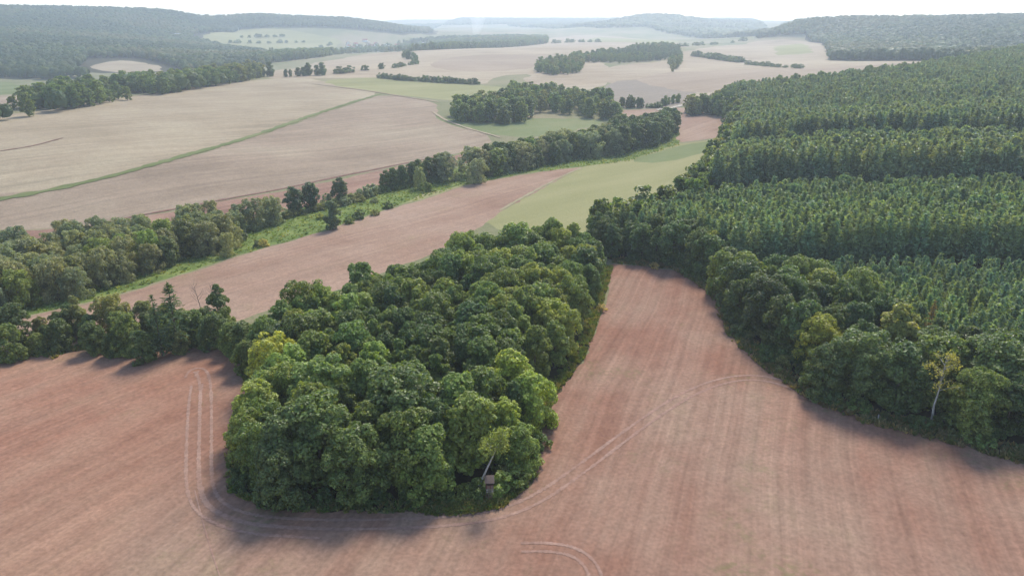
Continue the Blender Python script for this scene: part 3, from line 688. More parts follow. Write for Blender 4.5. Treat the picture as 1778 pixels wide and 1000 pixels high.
# hedgerow running from the island to the left
for k, (u, v, H, t, lb) in enumerate([(15,530,10,DARK,'round dark tree at the left photo border beside the gap in the hedgerow'),(125,515,10,OLIVE,'olive green tree at the left end of the hedgerow'),(185,512,10,OLIVE,'thin topped olive tree in the hedgerow left of the spruces'),
        (95,555,7,DARK,'low dark bushy tree at the left end of the hedgerow'),(60,580,4.5,MID,'low bush closing the left end of the hedgerow'),(155,560,7,DARK,'dark bushy tree in the left half of the hedgerow'),(212,545,9,MID,'green tree with bright top in the middle of the hedgerow'),
        (240,575,7,DARK,'dark low tree in front of the shorter spruce'),(330,540,8,MID,'mid green bushy tree right of the spruces'),(375,495,10,DARK,'dark tree in the hedgerow beside the dead tree'),(365,545,8,DARK,'dark bushy tree in the hedgerow next to the island'),
        (400,560,7,MID,'low green tree where the hedgerow joins the island'),(418,562,8.5,DARK,'dark green tree tucked in the corner where hedgerow and island meet'),(428,590,7,MID,'low mid green tree in the corner where hedgerow and island meet'),(310,575,5,OLIVE,'low olive bush at the foot of the spruces'),(190,580,5,DARK,'low dark bush at the front of the hedgerow'),(5,565,8,MID,'green tree cut off by the left photo border')]):
    sp(u, v, 'oaklow' if H < 9.5 else ('ash' if k % 2 else 'oak'), 'broadleaf_tree', H, tint_of(t, .1), lb)
# meadow trees and bushes (base at u, v)
W1 = (.10,.125,.075)
sp(578,398,'alder','alder_tree',10.5,(0.072,0.092,0.045),'single tall dark tree standing alone at the field edge of the meadow', base=True, wide=1.05, proto=0)
sp(512,371,'alder','alder_tree',10.5,(0.051,0.073,0.039),'big dark tree left of a close pair on the far side of the meadow', base=True, wide=1.2, proto=1)
sp(541,365,'alder','alder_tree',11.0,(0.051,0.073,0.039),'big dark tree right of a close pair on the far side of the meadow', base=True, wide=1.1, proto=2)
sp(592,352,'alder','alder_tree',10.5,(0.059,0.078,0.039),'dark tree with white bushes at its foot on the far side of the meadow', base=True, wide=1.0, proto=3)
sp(398,444,'willow','willow_tree',7.5,(0.171,0.175,0.087),'pale grey green round willow bush in front of the stream willows', base=True, wide=.8, proto=0)
sp(421,418,'bush','shrub',3.2,(0.085,0.098,0.056),'small dark bush beside the pale round willow', base=True, cat='bush')
sp(458,428,'bush','shrub',2.6,(0.266,0.238,0.084),'small yellowing bush on the meadow edge', base=True, cat='bush')
sp(447,428,'bush','shrub',2.2,(0.085,0.098,0.042),'little dark bush left of the small yellowing bush', base=True, cat='bush')
for u, v, H, t, lb in [(606,388,2.8,MID,'small green bush right of the lone dark tree'),(624,380,3.6,DARK,'round dark bush right of the lone dark tree'),(651,374,2.4,OLIVE,'small olive bush on the meadow field edge'),(674,362,3.0,DARK,'dark bush at the right end of the meadow edge bushes'),
        (628,350,2.4,OLIVE,'small round bush in the open meadow'),(650,352,2.2,GREY,'small grey round bush right of the other open meadow bush'),(741,333,4.2,MID,'small round tree standing alone before the dark tree row'),(556,380,2.4,YELLOW,'small yellow green bush left of the lone dark tree')]:
    sp(u, v, 'bush', 'shrub', H, t, lb, base=True, cat='bush', wide=1.1)
for u, v, H in [(600,356,4),(608,349,3.5),(635,342,5),(648,337,5.2),(570,352,4),(622,344,3.4)]:
    tree('bush', 'willow_bush', *hit(u, v), H, (.13,.15,.10), 'on the ditch by the dark meadow trees', 'pale bushes along the meadow ditch', cat='bush')
sp(830,318,'willow','willow_tree',11.5,(.135,.148,.088),'big pale grey willow bulging from the front of the stream wood', base=True, wide=1.0, proto=1)
for k, (u, v) in enumerate([(671,331),(684,328),(700,325),(716,321),(728,318),(745,315),(762,313)]):
    x, y = hit(u, v); tree('alder', 'alder_tree', x, y, 9 + k * .5, tint_of(DARK, .1), 'in the row before the stream wood', 'dark trees in the row leading to the stream wood')
sp(727,290,'willow','willow_tree',10,(0.145,0.161,0.084),'pale willow rising over the dark tree row', wide=.7, proto=3)

TAKEN += [hit(1617,738), hit(1619,748), hit(1612,745), hit(842,862), hit(852,868), hit(850,842,2.4), hit(860,855)]
def far_from_taken(P, r=4.0):
    T = np.array(TAKEN); return np.array([((T - p) ** 2).sum(1).min() > r * r for p in P])
def canopy_tint(x, y, palette, scale=.05):
    n = math.sin(x * scale * 1.7 + 2 * math.sin(y * scale * .9)) + math.sin(y * scale * 2.1 + x * scale) + RND.gauss(0, .9)
    k = 0 if n < -.9 else 1 if n < .55 else 2 if n < 1.75 else 3
    return tint_of(palette[k], .14)

# ---------------------------------------------------------------- hedgerow and wooded island
HS = hits([(45,604),(110,600),(180,598),(280,600),(400,592),(400,566,0),(280,575,0),(180,574,0),(90,580,0)])
HP_ = scatter(HS, 4.6, .3, 44); HP_ = HP_[far_from_taken(HP_, 2.4)]
for x, y in HP_:
    tree('oaklow', 'broadleaf_tree', x, y, RND.uniform(4.5, 8), tint_of(RND.choice([DARK, DARK, MID, OLIVE]), .15), 'in the hedgerow running left from the island', 'trees of the hedgerow left of the island', wide=RND.uniform(.9, 1.15))
P = scatter(ISLAND, 5.9, .32, 3); P = P[far_from_taken(P, 3.6)]
P = P[edge_dist(P, ISLAND) > 3.6]
E = edge_dist(P, np.concatenate([ISLAND[:11], ISLAND[22:], ISLAND[:1]]))
for (x, y), e in zip(P, E):
    far_end = y > 128
    H = RND.uniform(10, 13.5) if e > 5 else RND.uniform(8.5, 11.5)
    if x < -52 and y > 120: H = RND.uniform(7, 9.5)
    kind = RND.choice(['oak', 'oak', 'ash', 'ash', 'oaklow']) if e > 4 else RND.choice(['oak', 'oaklow', 'oaklow'])
    zone = 'at the back of the wooded island' if y > 150 else 'on the field edge of the wooded island' if e < 5 else 'in the front half of the wooded island' if y < 115 else 'in the middle of the wooded island'
    side = ', left side' if x < -38 else ', right side' if x > 0 else ', centre'
    zone += side
    tree(kind, 'broadleaf_tree', x, y, H, canopy_tint(x, y, (DARK, MID, FRESH, YELLOW) if x > -18 and 92 < y < 150 else (DARK, DARK, MID, MID) if y < 100 else (DARK, MID, FRESH, FRESH)), zone, 'broadleaf trees packed into the wooded island', wide=RND.uniform(.85, 1.05))
# bushes skirting the tip
for u, v, H, t in [(800,878,2.2,MID),(830,872,2.6,MID),(868,866,3.0,FRESH),(890,850,3.2,MID),(908,835,3.4,YELLOW),(918,818,3.2,MID),(875,845,2.6,OLIVE),(850,868,1.8,FRESH),(770,884,2.0,DARK),(740,884,2.2,DARK),(700,884,2.0,DARK),(650,884,2.4,DARK),
                   (600,884,2.2,DARK),(560,884,2.2,DARK),(520,884,2.4,DARK),(485,880,2.4,DARK),(450,868,2.2,DARK),(420,858,2.4,DARK),(404,846,2.0,DARK),(836,868,2.4,MID),(866,866,2.6,FRESH),(935,790,2.6,MID),(945,745,2.8,MID)]:
    x, y = hit(u, v); tree('bush', 'shrub', x, y + 1.9, H, tint_of(t, .12), 'at the hunting stand end of the island' if u > 795 else 'at the shaded foot of the island front', 'bushes skirting the wooded island', cat='bush', wide=RND.uniform(.9, 1.3))

# ---------------------------------------------------------------- stream belt and stream wood
BELT = hits([(-200,600),(60,540),(200,507),(330,462),(345,448),(400,432),(440,412),(482,386),(486,372),(440,365,5),(370,362,7),(250,388,7),(130,398,7),(0,408,8),(-200,440,8)])
BFRONT = BELT[:6]
def BZ(x, y): return ('on the front of the ' if edge_dist([(x, y)], BFRONT)[0] < 13 else 'at the back of the ') + 'stream belt, ' + ('left end' if x < -165 else 'middle' if x < -115 else 'right end')
P = scatter(BELT, 7.0, .28, 9); P = P[far_from_taken(P, 4.5)]
for x, y in P:
    left = x < -150 + .0 * y and y > 170
    if y > 205 and x < -165: k, t, nm = 'alder', DARK, 'alder_tree'
    else:
        q = RND.random(); k, t, nm = ('willow', GREY, 'willow_tree') if q < .72 else ('alder', OLIVE, 'alder_tree') if q < .86 else ('willow', FRESH, 'willow_tree')
    tree(k, nm, x, y, RND.uniform(8.5, 12), tint_of(t, .16), BZ(x, y), 'grey green trees of the stream belt', wide=RND.uniform(.85, 1.08))
SWOOD = hits([(770,312),(860,305),(930,292),(1000,278),(1080,268),(1140,252),(1172,236),(1172,222),(1120,222,4),(1040,222,10),(960,240,10),(880,252,10),(800,272,10),(765,290,9)])
P = scatter(SWOOD, 6.6, .3, 10); P = P[far_from_taken(P, 4.5)]
for x, y in P:
    q = RND.random(); end = x > 62
    k, t, nm = ('alder', DARK, 'alder_tree') if (end or q < .45) else ('willow', GREY, 'willow_tree') if q < .85 else ('wood', MID, 'broadleaf_tree')
    tree(k, nm, x, y, RND.uniform(11, 14.5) * (1.12 if end else 1), tint_of(t, .15), 'at the far end of the stream wood' if end else 'in the long stream wood', 'trees of the long stream wood', wide=RND.uniform(.95, 1.2))

# ---------------------------------------------------------------- middle wood and its outliers
MWOOD = hits([(766,204),(800,212),(900,216),(922,206),(935,196),(990,200),(1058,210),(1078,214),(1070,196),(1055,175),(1050,158,12),(1010,150,12),(960,148,12),(890,146,10),(862,140,8),(858,150,2),(888,156,4),(880,172,3),(820,172,8),(775,185,8)])
P = scatter(MWOOD, 11.0, .3, 12); Pn = P[np.argsort(P[:, 1])]
for x, y in Pn[:24]:
    tree('wood', 'broadleaf_tree', x, y, RND.uniform(12, 16), tint_of(RND.choice([DARK, DARK, MID, OLIVE]), .15), 'in the wood beyond the sunlit clearing', 'trees of the middle wood', wide=RND.uniform(1.0, 1.3))
P2 = Pn[24:]
print('MIDDLE WOOD', len(Pn))

# ---------------------------------------------------------------- the right-hand wood
EDGE = np.concatenate([RWOOD[18:], RWOOD[:10]])
P = scatter(RWOOD, 6.6, .28, 21); E = edge_dist(P, EDGE)
corner = hits([(1300,560,10),(1250,500,10),(1300,440,10),(1500,470,10),(1700,560,10),(1800,640,10),(1800,790),(1500,735),(1340,640)])
B = P[(E < 11) | (inside(P[:, 0], P[:, 1], corner) & (E < 30))]; B = B[far_from_taken(B, 4.2)]
near = np.hypot(B[:, 0], B[:, 1]) < 210
view = lambda Q: (np.abs(Q[:, 0]) < .80 * (Q[:, 1] * CP + 23) + 12) & (Q[:, 1] > 45)
BI = B[near & view(B)]
for x, y in BI:
    zone = 'where the island meets the pine wood' if y > 165 else 'along the right wood edge by the field' if edge_dist([(x, y)], EDGE)[0] < 7 else 'just inside the right wood edge'
    tree(RND.choice(['oak', 'ash', 'oaklow']), 'broadleaf_tree', x, y, RND.uniform(9.5, 13) if y < 150 else RND.uniform(10, 13), canopy_tint(x, y, (DARK, DARK, MID, FRESH)), zone, 'broadleaf trees along the pine wood edge', wide=RND.uniform(.9, 1.1))
BF = np.concatenate([B[~near & view(B)], P2]); 
wood_mass('broadleaf_wood', 'broadleaf trees farther back along the wood edges', BF, np.random.default_rng(5).uniform(11, 15, len(BF)), [tint_of(RND.choice([DARK, MID, OLIVE]), .15) for _ in BF], FAR_BROAD)
# pine stands of different age with narrow rides between them
def front(pts, h): Q = hits(pts, h); Q = Q[np.argsort(Q[:, 0])]; return lambda x: np.interp(x, Q[:, 0], Q[:, 1])
fB = front([(1120,440),(1300,425),(1500,418),(1778,418),(1950,418)], 8.5)
fC = front([(1200,305),(1330,290),(1500,283),(1778,281),(1950,281)], 13.5)
fD = front([(1240,236),(1330,226),(1480,216),(1620,212),(1778,212),(1950,212)], 17)
fE = front([(1250,190),(1400,172),(1560,166),(1778,160),(1950,160)], 19)
FQ = scatter(RWOOD, 2.8, .36, 33); FQ = FQ[view(FQ)]; E = edge_dist(FQ, EDGE)
ok = (E > 9) & ~(inside(FQ[:, 0], FQ[:, 1], corner) & (E < 28)); FQ = FQ[ok]
rng = np.random.default_rng(8)
A_H, A_T, A_S, keep = [], [], [], []
for i, (x, y) in enumerate(FQ):
    fs = [fB(x), fC(x), fD(x), fE(x)]; s = sum(y > f for f in fs)
    if any(-.5 < f - y < 9.0 for f in fs[:3]): continue
    if s >= 1 and rng.random() > (.86, .72, .64, .56)[s - 1]: continue
    H = (8.2, 14, 18.5, 19.5, 16.5)[s] * rng.choice([.78, .90, .96, 1, 1.03, 1.08]) * rng.uniform(.95, 1.05)
    lims = [60.0] + fs + [620.0]; fr = min(1, max(0, (y - lims[s]) / (lims[s + 1] - lims[s] + 1e-6))); H *= (1.05 - (.16, .30, .26, .20, .0)[s] * fr)
    w = math.sin(x * .05 + y * .03) + math.sin(y * .07 - x * .021) + rng.normal(0, .5)
    base = PINE_T if w < 1.0 else PINE_Y
    if s == 1: base = tuple(.5 * (a + b) for a, b in zip(PINE_T, PINE_Y))
    if s >= 2: base = (.098,.124,.072) if w < .8 else (.110,.136,.074)
    keep.append((x, y)); A_H.append(H); A_S.append(s); A_T.append(tint_of(base, .16))
FQ = np.array(keep); A_H = np.array(A_H); A_S = np.array(A_S); A_T = np.array(A_T)
order = np.argsort(np.hypot(FQ[:, 0], FQ[:, 1]) / A_H)
print('PINES', len(FQ))
for i in order[:285]:
    x, y = FQ[i]; ps = x / y; pz = ('front' if y < 120 else 'back') + ' of the nearest pine stand' if A_S[i] == 0 else 'second pine stand'
    tree('pine', 'pine_tree', x, y, A_H[i], A_T[i], 'in the ' + pz + (', left part' if ps < .42 else ', right part' if ps > .66 else ', middle'), 'pines packed in the right wood')
rest = order[285:]; r0 = rest[A_S[rest] <= 0]; r1 = rest[A_S[rest] > 0]
# some broad crowns among the pines
allm = YOUNG_PINE + FAR_PINE + FAR_BROAD
idx = np.where(A_S[rest] == 0, rng.integers(0, 4, len(rest)), rng.integers(4, 8, len(rest)))
br = rng.random(len(rest)) < np.where(A_S[rest] == 2, .20, .09); idx[br] = rng.integers(8, 12, br.sum())
wood_mass('pine_wood', 'blue green pines of the right wood standing in stepped stands', FQ[rest], A_H[rest], A_T[rest], allm, idx=idx, wides=rng.uniform(.85, 1.2, len(rest)) * np.where(br, .7, 1.0))

# ---------------------------------------------------------------- far woods
VILLAGE = hits([(575,100),(580,74),(745,74),(750,92),(660,98)])
CLEARING = hits([(120,131),(140,116),(150,103),(240,101),(310,119),(330,131),(250,137)])
def mass(name, label, polys, step, Hr, palette, meshes, seed, h=0.0, wides=(.9, 1.25), gaps=0):
    rg = np.random.default_rng(seed); Q = []
    for i, p in enumerate(polys): Q.append(scatter(hits(p, h), step, .35, seed + i))
    Q = np.concatenate(Q); Q = Q[~inside(Q[:, 0], Q[:, 1], CLEARING)]; Q = Q[~inside(Q[:, 0], Q[:, 1], VILLAGE) | (rg.random(len(Q)) < .14)]
    if gaps: g_ = np.sin(Q[:, 0] * .043 + 2 * np.sin(Q[:, 1] * .021)) + np.sin(Q[:, 1] * .05 + Q[:, 0] * .017) + rg.normal(0, .5, len(Q)); Q = Q[g_ > -1.35 + gaps]
    n = len(Q)
    def stand(x, y):
        w = math.sin(x * .011 + 1.7 * math.sin(y * .006)) + math.sin(y * .013 - x * .005 + seed) + rg.normal(0, .45)
        return palette[min(len(palette) - 1, max(0, int((w + 2) / 4 * len(palette))))]
    t = np.array([tint_of(stand(x, y), .09, RND) for x, y in Q])
    print(name, n); return wood_mass(name, label, Q, rg.uniform(*Hr, n), t, meshes, wides=rg.uniform(*wides, n))
HP = [DARK, DARK, MID, OLIVE]
mass('hill_forest', 'forest covering the left hill', [
    [(-400,140),(0,136),(90,139),(180,133),(300,129),(440,118),(470,98),(420,90),(380,82),(330,68),(340,60),(420,50),(560,48),(700,60),(752,58),(720,45),(640,33),(450,27),(300,20),(150,15),(0,11),(-400,8)]], 10.5, (11, 17), HP, HILL, 50)
mass('hill_forest', 'forest covering the right hill', [
    [(1312,68),(1400,62),(1428,76),(1438,92),(1444,106),(1600,106),(1700,110),(1900,100),(2050,80),(2050,26),(1778,27),(1640,30),(1500,30),(1400,35),(1350,50)]], 10.5, (11, 17), HP, HILL, 51)
mass('valley_wood', 'tall trees filling the hollow behind the left crest', [
    [(-300,235),(-300,215),(0,195),(60,182),(110,165),(180,156),(300,146),(440,126),(460,134),(400,146),(200,178),(0,212)], [(440,122),(470,110),(560,100),(640,92),(740,88),(950,76),(950,68),(860,66),(700,76),(560,92),(470,100)]], 8.0, (7, 16), [DARK, MID, MID, OLIVE], FAR_BROAD + HILL[:2], 52, gaps=.12)
mass('far_wood', 'wooded tail beyond the middle wood', [[(930,126),(960,132),(1005,128),(1020,110),(1060,112),(1160,104),(1166,126),(1172,126),(1184,104),(1178,88),(1150,82),(1080,92),(1020,98),(990,104),(935,114)]], 9, (7, 13), [DARK, MID, OLIVE], FAR_BROAD, 53, gaps=.75)
mass('far_hill_wood', 'blue hazy woods on the most distant hills', [[(880,46),(900,40),(1000,40),(1060,40),(1110,30),(1160,29),(1230,42),(1290,52),(1240,54),(1120,48),(1040,50),(900,48)], [(600,34),(800,30),(1300,30),(1400,34),(1400,44),(1000,42),(700,46)]], 24, (14, 22), [DARK, MID], HILL, 54, wides=(1.3, 1.9))

# hedge lines and far single trees
def hedge(pts, n, H, zone, group, kind='bush', name='shrub', cat='bush', t=DARK, w=1.3):
    Q = hits(pts); L = np.concatenate([[0], np.cumsum(np.linalg.norm(np.diff(Q, axis=0), axis=1))])
    for s in np.linspace(0, L[-1], n):
        s += RND.uniform(-.4, .4) * L[-1] / n
        x, y = np.interp(s, L, Q[:, 0]), np.interp(s, L, Q[:, 1])
        tree(kind, name, x, y, H * RND.uniform(.65, 1.25), tint_of(t, .2), zone, group, cat=cat, wide=w * RND.uniform(.8, 1.2))
hedge([(664,333),(700,326),(735,318),(770,312)], 16, 3.2, 'under the tree row before the stream wood', 'low bushes under the dark tree row', t=MID)
hedge([(480,383),(515,374),(560,364),(610,352),(655,336)], 22, 2.6, 'in the scrubby line along the meadow ditch', 'scrub bushes along the meadow ditch', t=OLIVE)
hedge([(664,136),(700,140),(770,144),(830,147)], 30, 5.5, 'in the hedge behind the light green field', 'shrubs of the hedge behind the light green field')
hedge([(700,100),(712,104),(722,108)], 5, 12, 'in the clump on the far left crest', 'trees of the clump on the far crest', 'wood', 'broadleaf_tree', 'tree', DARK, 1.0)
hedge([(714,90),(760,84)], 5, 9, 'on the far ridge behind the crest clump', 'trees on the far ridge', 'wood', 'broadleaf_tree', 'tree', DARK, 1.0)
hedge([(720,112),(690,118),(620,124),(590,128)], 9, 6, 'along the far left crest of the pale field', 'bushes along the far left crest')
hedge([(455,134),(470,133)], 2, 12, 'at the left end of the crest', 'trees at the left end of the crest', 'wood', 'broadleaf_tree', 'tree', DARK, 1.0)
hedge([(497,134),(515,133),(528,132),(545,131),(560,131)], 7, 11, 'in the dark clump on the crest of the stubble', 'trees in the dark clump on the crest', 'wood', 'broadleaf_tree', 'tree', DARK, 1.0)
hedge([(1080,187),(1098,187),(1114,187)], 6, 9, 'in the small clump on the fallow field edge', 'trees of the clump beside the fallow field', 'wood', 'broadleaf_tree', 'tree', DARK, .9)
hedge([(1128,187),(1142,187)], 4, 4, 'between the two clumps on the fallow field edge', 'low bushes on the fallow field edge')
hedge([(1150,184),(1166,180),(1178,178)], 5, 8, 'beside the pale track at the fallow field', 'trees beside the pale track', 'wood', 'broadleaf_tree', 'tree', MID, .8)
hedge([(1206,98),(1230,101),(1262,106),(1288,109)], 16, 8, 'in the upper hedge across the pale far field', 'bushes of the upper far hedge')
hedge([(1300,113),(1345,117),(1388,119)], 12, 5, 'in the lower hedge across the pale far field', 'bushes of the lower far hedge')
hedge([(960,76),(1000,74),(1040,74)], 8, 9, 'in the hazy hedge at the valley end', 'hazy bushes at the valley end')
hedge([(420,66),(450,66),(490,64)], 7, 10, 'in the upper hedge on the far pasture', 'bushes of the upper pasture hedge')
hedge([(400,75),(440,76),(490,75),(530,74)], 9, 9, 'in the lower hedge on the far pasture', 'bushes of the lower pasture hedge')
hedge([(345,58),(380,56),(410,54)], 7, 9, 'at the top of the far pasture', 'trees at the top of the far pasture', 'wood', 'broadleaf_tree', 'tree', MID, .9)
hedge([(400,85),(440,90),(480,90),(550,86),(575,78)], 12, 9, 'round the lower edge of the far pasture', 'bushes round the lower far pasture')
hedge([(470,96),(474,96)], 2, 20, 'at the foot of the far pasture', 'tall poplars at the foot of the pasture', 'alder', 'poplar_tree', 'tree', MID, .6)
hedge([(60,190),(66,189)], 1, 3, 'on the left crest', None)
hedge([(1180,82),(1240,78),(1290,72)], 8, 9, 'behind the pale field under the right hill', 'hazy bushes under the right hill')

# ---------------------------------------------------------------- birches and dead trees
def lone(name, x, y, tr, cr, tint, label, rz=0.0, cat='tree'):
    o = make_empty(name, x, y, float(height(x, y)), rz); o['category'] = cat; o['label'] = label
    link('trunk', mesh_from('trunk', *tr[0], [tr[1]]), o)
    if cr is not None: c = link('crown', mesh_from('crown', *cr, [LEAF], None, False), o); c['tint'] = [float(k) for k in tint]
    return o
def birch(label, x, y, H, lean, nleaf, tint, seed, base):
    rng = np.random.default_rng(seed); tt = np.linspace(0, 1, 8)
    P = np.stack([lean * H * tt ** 1.25 + rng.normal(0, .05, 8), rng.normal(0, .06, 8), -.3 + (H + .3) * tt * (1 - .25 * abs(lean) * tt)], 1)
    parts = [tube(P, .21 * (1.1 - tt), 7)]; C = []
    for s in np.linspace(base, .97, 16):
        a = np.array([np.interp(s, tt, P[:, i]) for i in range(3)]); th = rng.random() * 6.28; r = H * .17 * (1.15 - s) / .6 * rng.uniform(.7, 1.2) + .25
        e = a + np.array([math.cos(th) * r, math.sin(th) * r, r * .8]); e2 = e + np.array([math.cos(th) * r * .4, math.sin(th) * r * .4, -.25 * r])
        parts.append(tube([a, e, e2], [.05, .03, .01], 4)); C += [e * f + a * (1 - f) for f in (.5, .75, 1)] + [e2]
    C = np.array(C); k = rng.integers(0, len(C), nleaf); Q = C[k] + rng.normal(0, .32, (nleaf, 3)) * [1, 1, 1.2] - [0, 0, .1]
    N = rng.normal(size=(nleaf, 3)); N /= np.linalg.norm(N, axis=1)[:, None]
    L = rng.uniform(.12, .26, nleaf); return lone('birch_tree', x, y, (join(parts), BIRCH), cards(Q, N, L, L * .5, rng), tint, label)
bx, by = hit(830, 856); birch('birch with a leaning bare white trunk behind the hunting stand', bx, by, 11.5, .36, 1300, (.13,.15,.04), 5, .66)
bx, by = hit(1615, 736); birch('slim white trunked birch with sparse yellowing crown on the right wood edge', bx, by, 13.2, .0, 800, (.17,.16,.045), 6, .5)
def dead(label, u, v, H, seed):
    x, y = hit(u, v, H); rng = np.random.default_rng(seed); tt = np.linspace(0, 1, 6)
    P = np.stack([-.12 * H * tt, rng.normal(0, .08, 6), -.3 + H * tt], 1); parts = [tube(P, .11 * (1.1 - tt), 6)]
    for s in np.linspace(.45, .95, 11):
        a = np.array([np.interp(s, tt, P[:, i]) for i in range(3)]); th = rng.random() * 6.28; r = 1.5 * (1.15 - s) + .3
        parts.append(tube([a, a + [math.cos(th) * r, math.sin(th) * r, r * .9], a + [math.cos(th) * r * 1.5, math.sin(th) * r * 1.5, r * 1.9]], [.045, .03, .012], 4))
    lone('dead_tree', x, y, (join(parts), DEADWOOD), None, None, label)
dead('bare dead tree sticking out of the hedgerow right of the spruces', 343, 490, 9, 3)
dead('smaller bare dead tree near the island end of the hedgerow', 372, 492, 9, 4)
dead('bare grey snag in the left part of the hedgerow', 226, 530, 8, 8)

# ---------------------------------------------------------------- hunting stand
def plain(name, a, c, scale=3, rough=.85):
    b = NB(name); tc = b.node('ShaderNodeTexCoord'); f = b.noise(b.mapping(tc.outputs['Object'], (6, 6, .6)), scale, 4, .7)
    return b.surface(b.ramp(f, [(.3, a), (.7, c)]), rough, f, .01, .2)
WOOD_OLD = plain('weathered_boards', (.13,.085,.065), (.24,.17,.14)); WOOD_RED = plain('red_brown_boards', (.10,.04,.035), (.16,.07,.06))
ROOF_FELT = plain('roofing_felt', (.075,.055,.05), (.12,.09,.08)); INSIDE_SHADE = plain('painted_inside_shade', (.02,.015,.013), (.03,.025,.02)); WOOD_PALE = plain('pale_boards', (.38,.34,.31), (.52,.47,.43))
def boxes(lst):
    V, F, o = [], [], 0
    for (x0, x1, y0, y1, z0, z1) in lst:
        V += [(x0,y0,z0),(x1,y0,z0),(x1,y1,z0),(x0,y1,z0),(x0,y0,z1),(x1,y0,z1),(x1,y1,z1),(x0,y1,z1)]
        F += [tuple(o + k for k in f) for f in ((3,2,1,0),(4,5,6,7),(0,1,5,4),(1,2,6,5),(2,3,7,6),(3,0,4,7))]; o += 8
    return V, F
sx, sy = hit(850, 842, 2.4)
hs = make_empty('hunting_stand', sx, sy, float(height(sx, sy)), R(4), (.86, .86, .9)); hs['label'] = 'small wooden hunting stand on legs at the tip of the wooded island'; hs['category'] = 'hunting stand'
def hp(name, lst, m, parent=None): return link(name, mesh_from(name, *boxes(lst), [m], None, False), parent or hs)
for ax_, ay_ in ((-.52,-.52),(.52,-.52),(-.52,.52),(.52,.52)): hp('leg', [(ax_-.05, ax_+.05, ay_-.05, ay_+.05, -.3, 2.35)], WOOD_OLD)
hp('floor', [(-.66,.66,-.66,.66,2.35,2.42)], WOOD_OLD)
for i in range(6):
    x0 = -.63 + i * .21
    hp('plank', [(x0 + .006, x0 + .204, -.645 - .006 * (i % 2), -.61, 2.42, 3.02)], WOOD_OLD if i % 3 else WOOD_RED)
hp('sill', [(-.65,.65,-.69,-.61,3.02,3.09)], WOOD_RED)
w = hp('window', [(-.57,.57,-.60,-.57,3.09,3.38)], INSIDE_SHADE); hp('frame', [(-.63,-.57,-.635,-.57,3.09,3.4),(.57,.63,-.635,-.57,3.09,3.4)], WOOD_RED, w)  # dark panel fills the opening; the inside's shade is painted into its colour
hp('lintel', [(-.64,.64,-.65,-.6,3.4,3.62)], WOOD_RED)
hp('side_wall', [(-.64,-.60,-.6,.6,2.42,3.75)], WOOD_OLD); hp('side_wall', [(.60,.64,-.6,.6,2.42,3.75)], WOOD_OLD); hp('back_wall', [(-.6,.6,.58,.62,2.42,3.78)], WOOD_OLD)
rv = [(-.82,-.95,3.60),(.82,-.95,3.60),(.82,.85,3.98),(-.82,.85,3.98),(-.82,-.95,3.67),(.82,-.95,3.67),(.82,.85,4.05),(-.82,.85,4.05)]
link('roof', mesh_from('roof', rv, [(3,2,1,0),(4,5,6,7),(0,1,5,4),(1,2,6,5),(2,3,7,6),(3,0,4,7)], [ROOF_FELT], None, False), hs)
hp('rail', [(-.6,.6,-.72,-.67,2.18,2.30)], WOOD_PALE); hp('rail', [(-.6,.6,-.74,-.69,1.86,1.98)], WOOD_PALE)
hp('ladder', [(-.28,-.22,-.86,-.80,-.2,2.5),(.22,.28,-.86,-.80,-.2,2.5)] + [(-.22,.22,-.85,-.81,.2 + k * .3,.25 + k * .3) for k in range(8)], WOOD_OLD)
px_, py_ = hit(1524, 729); mp = make_empty('boundary_post', px_, py_, float(height(px_, py_))); mp['label'] = 'small pale boundary post at the foot of the right wood edge'; mp['category'] = 'post'
link('post', mesh_from('post', *boxes([(-.07,.07,-.07,.07,-.3,1.1)]), [WOOD_PALE], None, False), mp); link('cap', mesh_from('cap', *boxes([(-.09,.09,-.09,.09,1.1,1.16)]), [WOOD_OLD], None, False), mp)

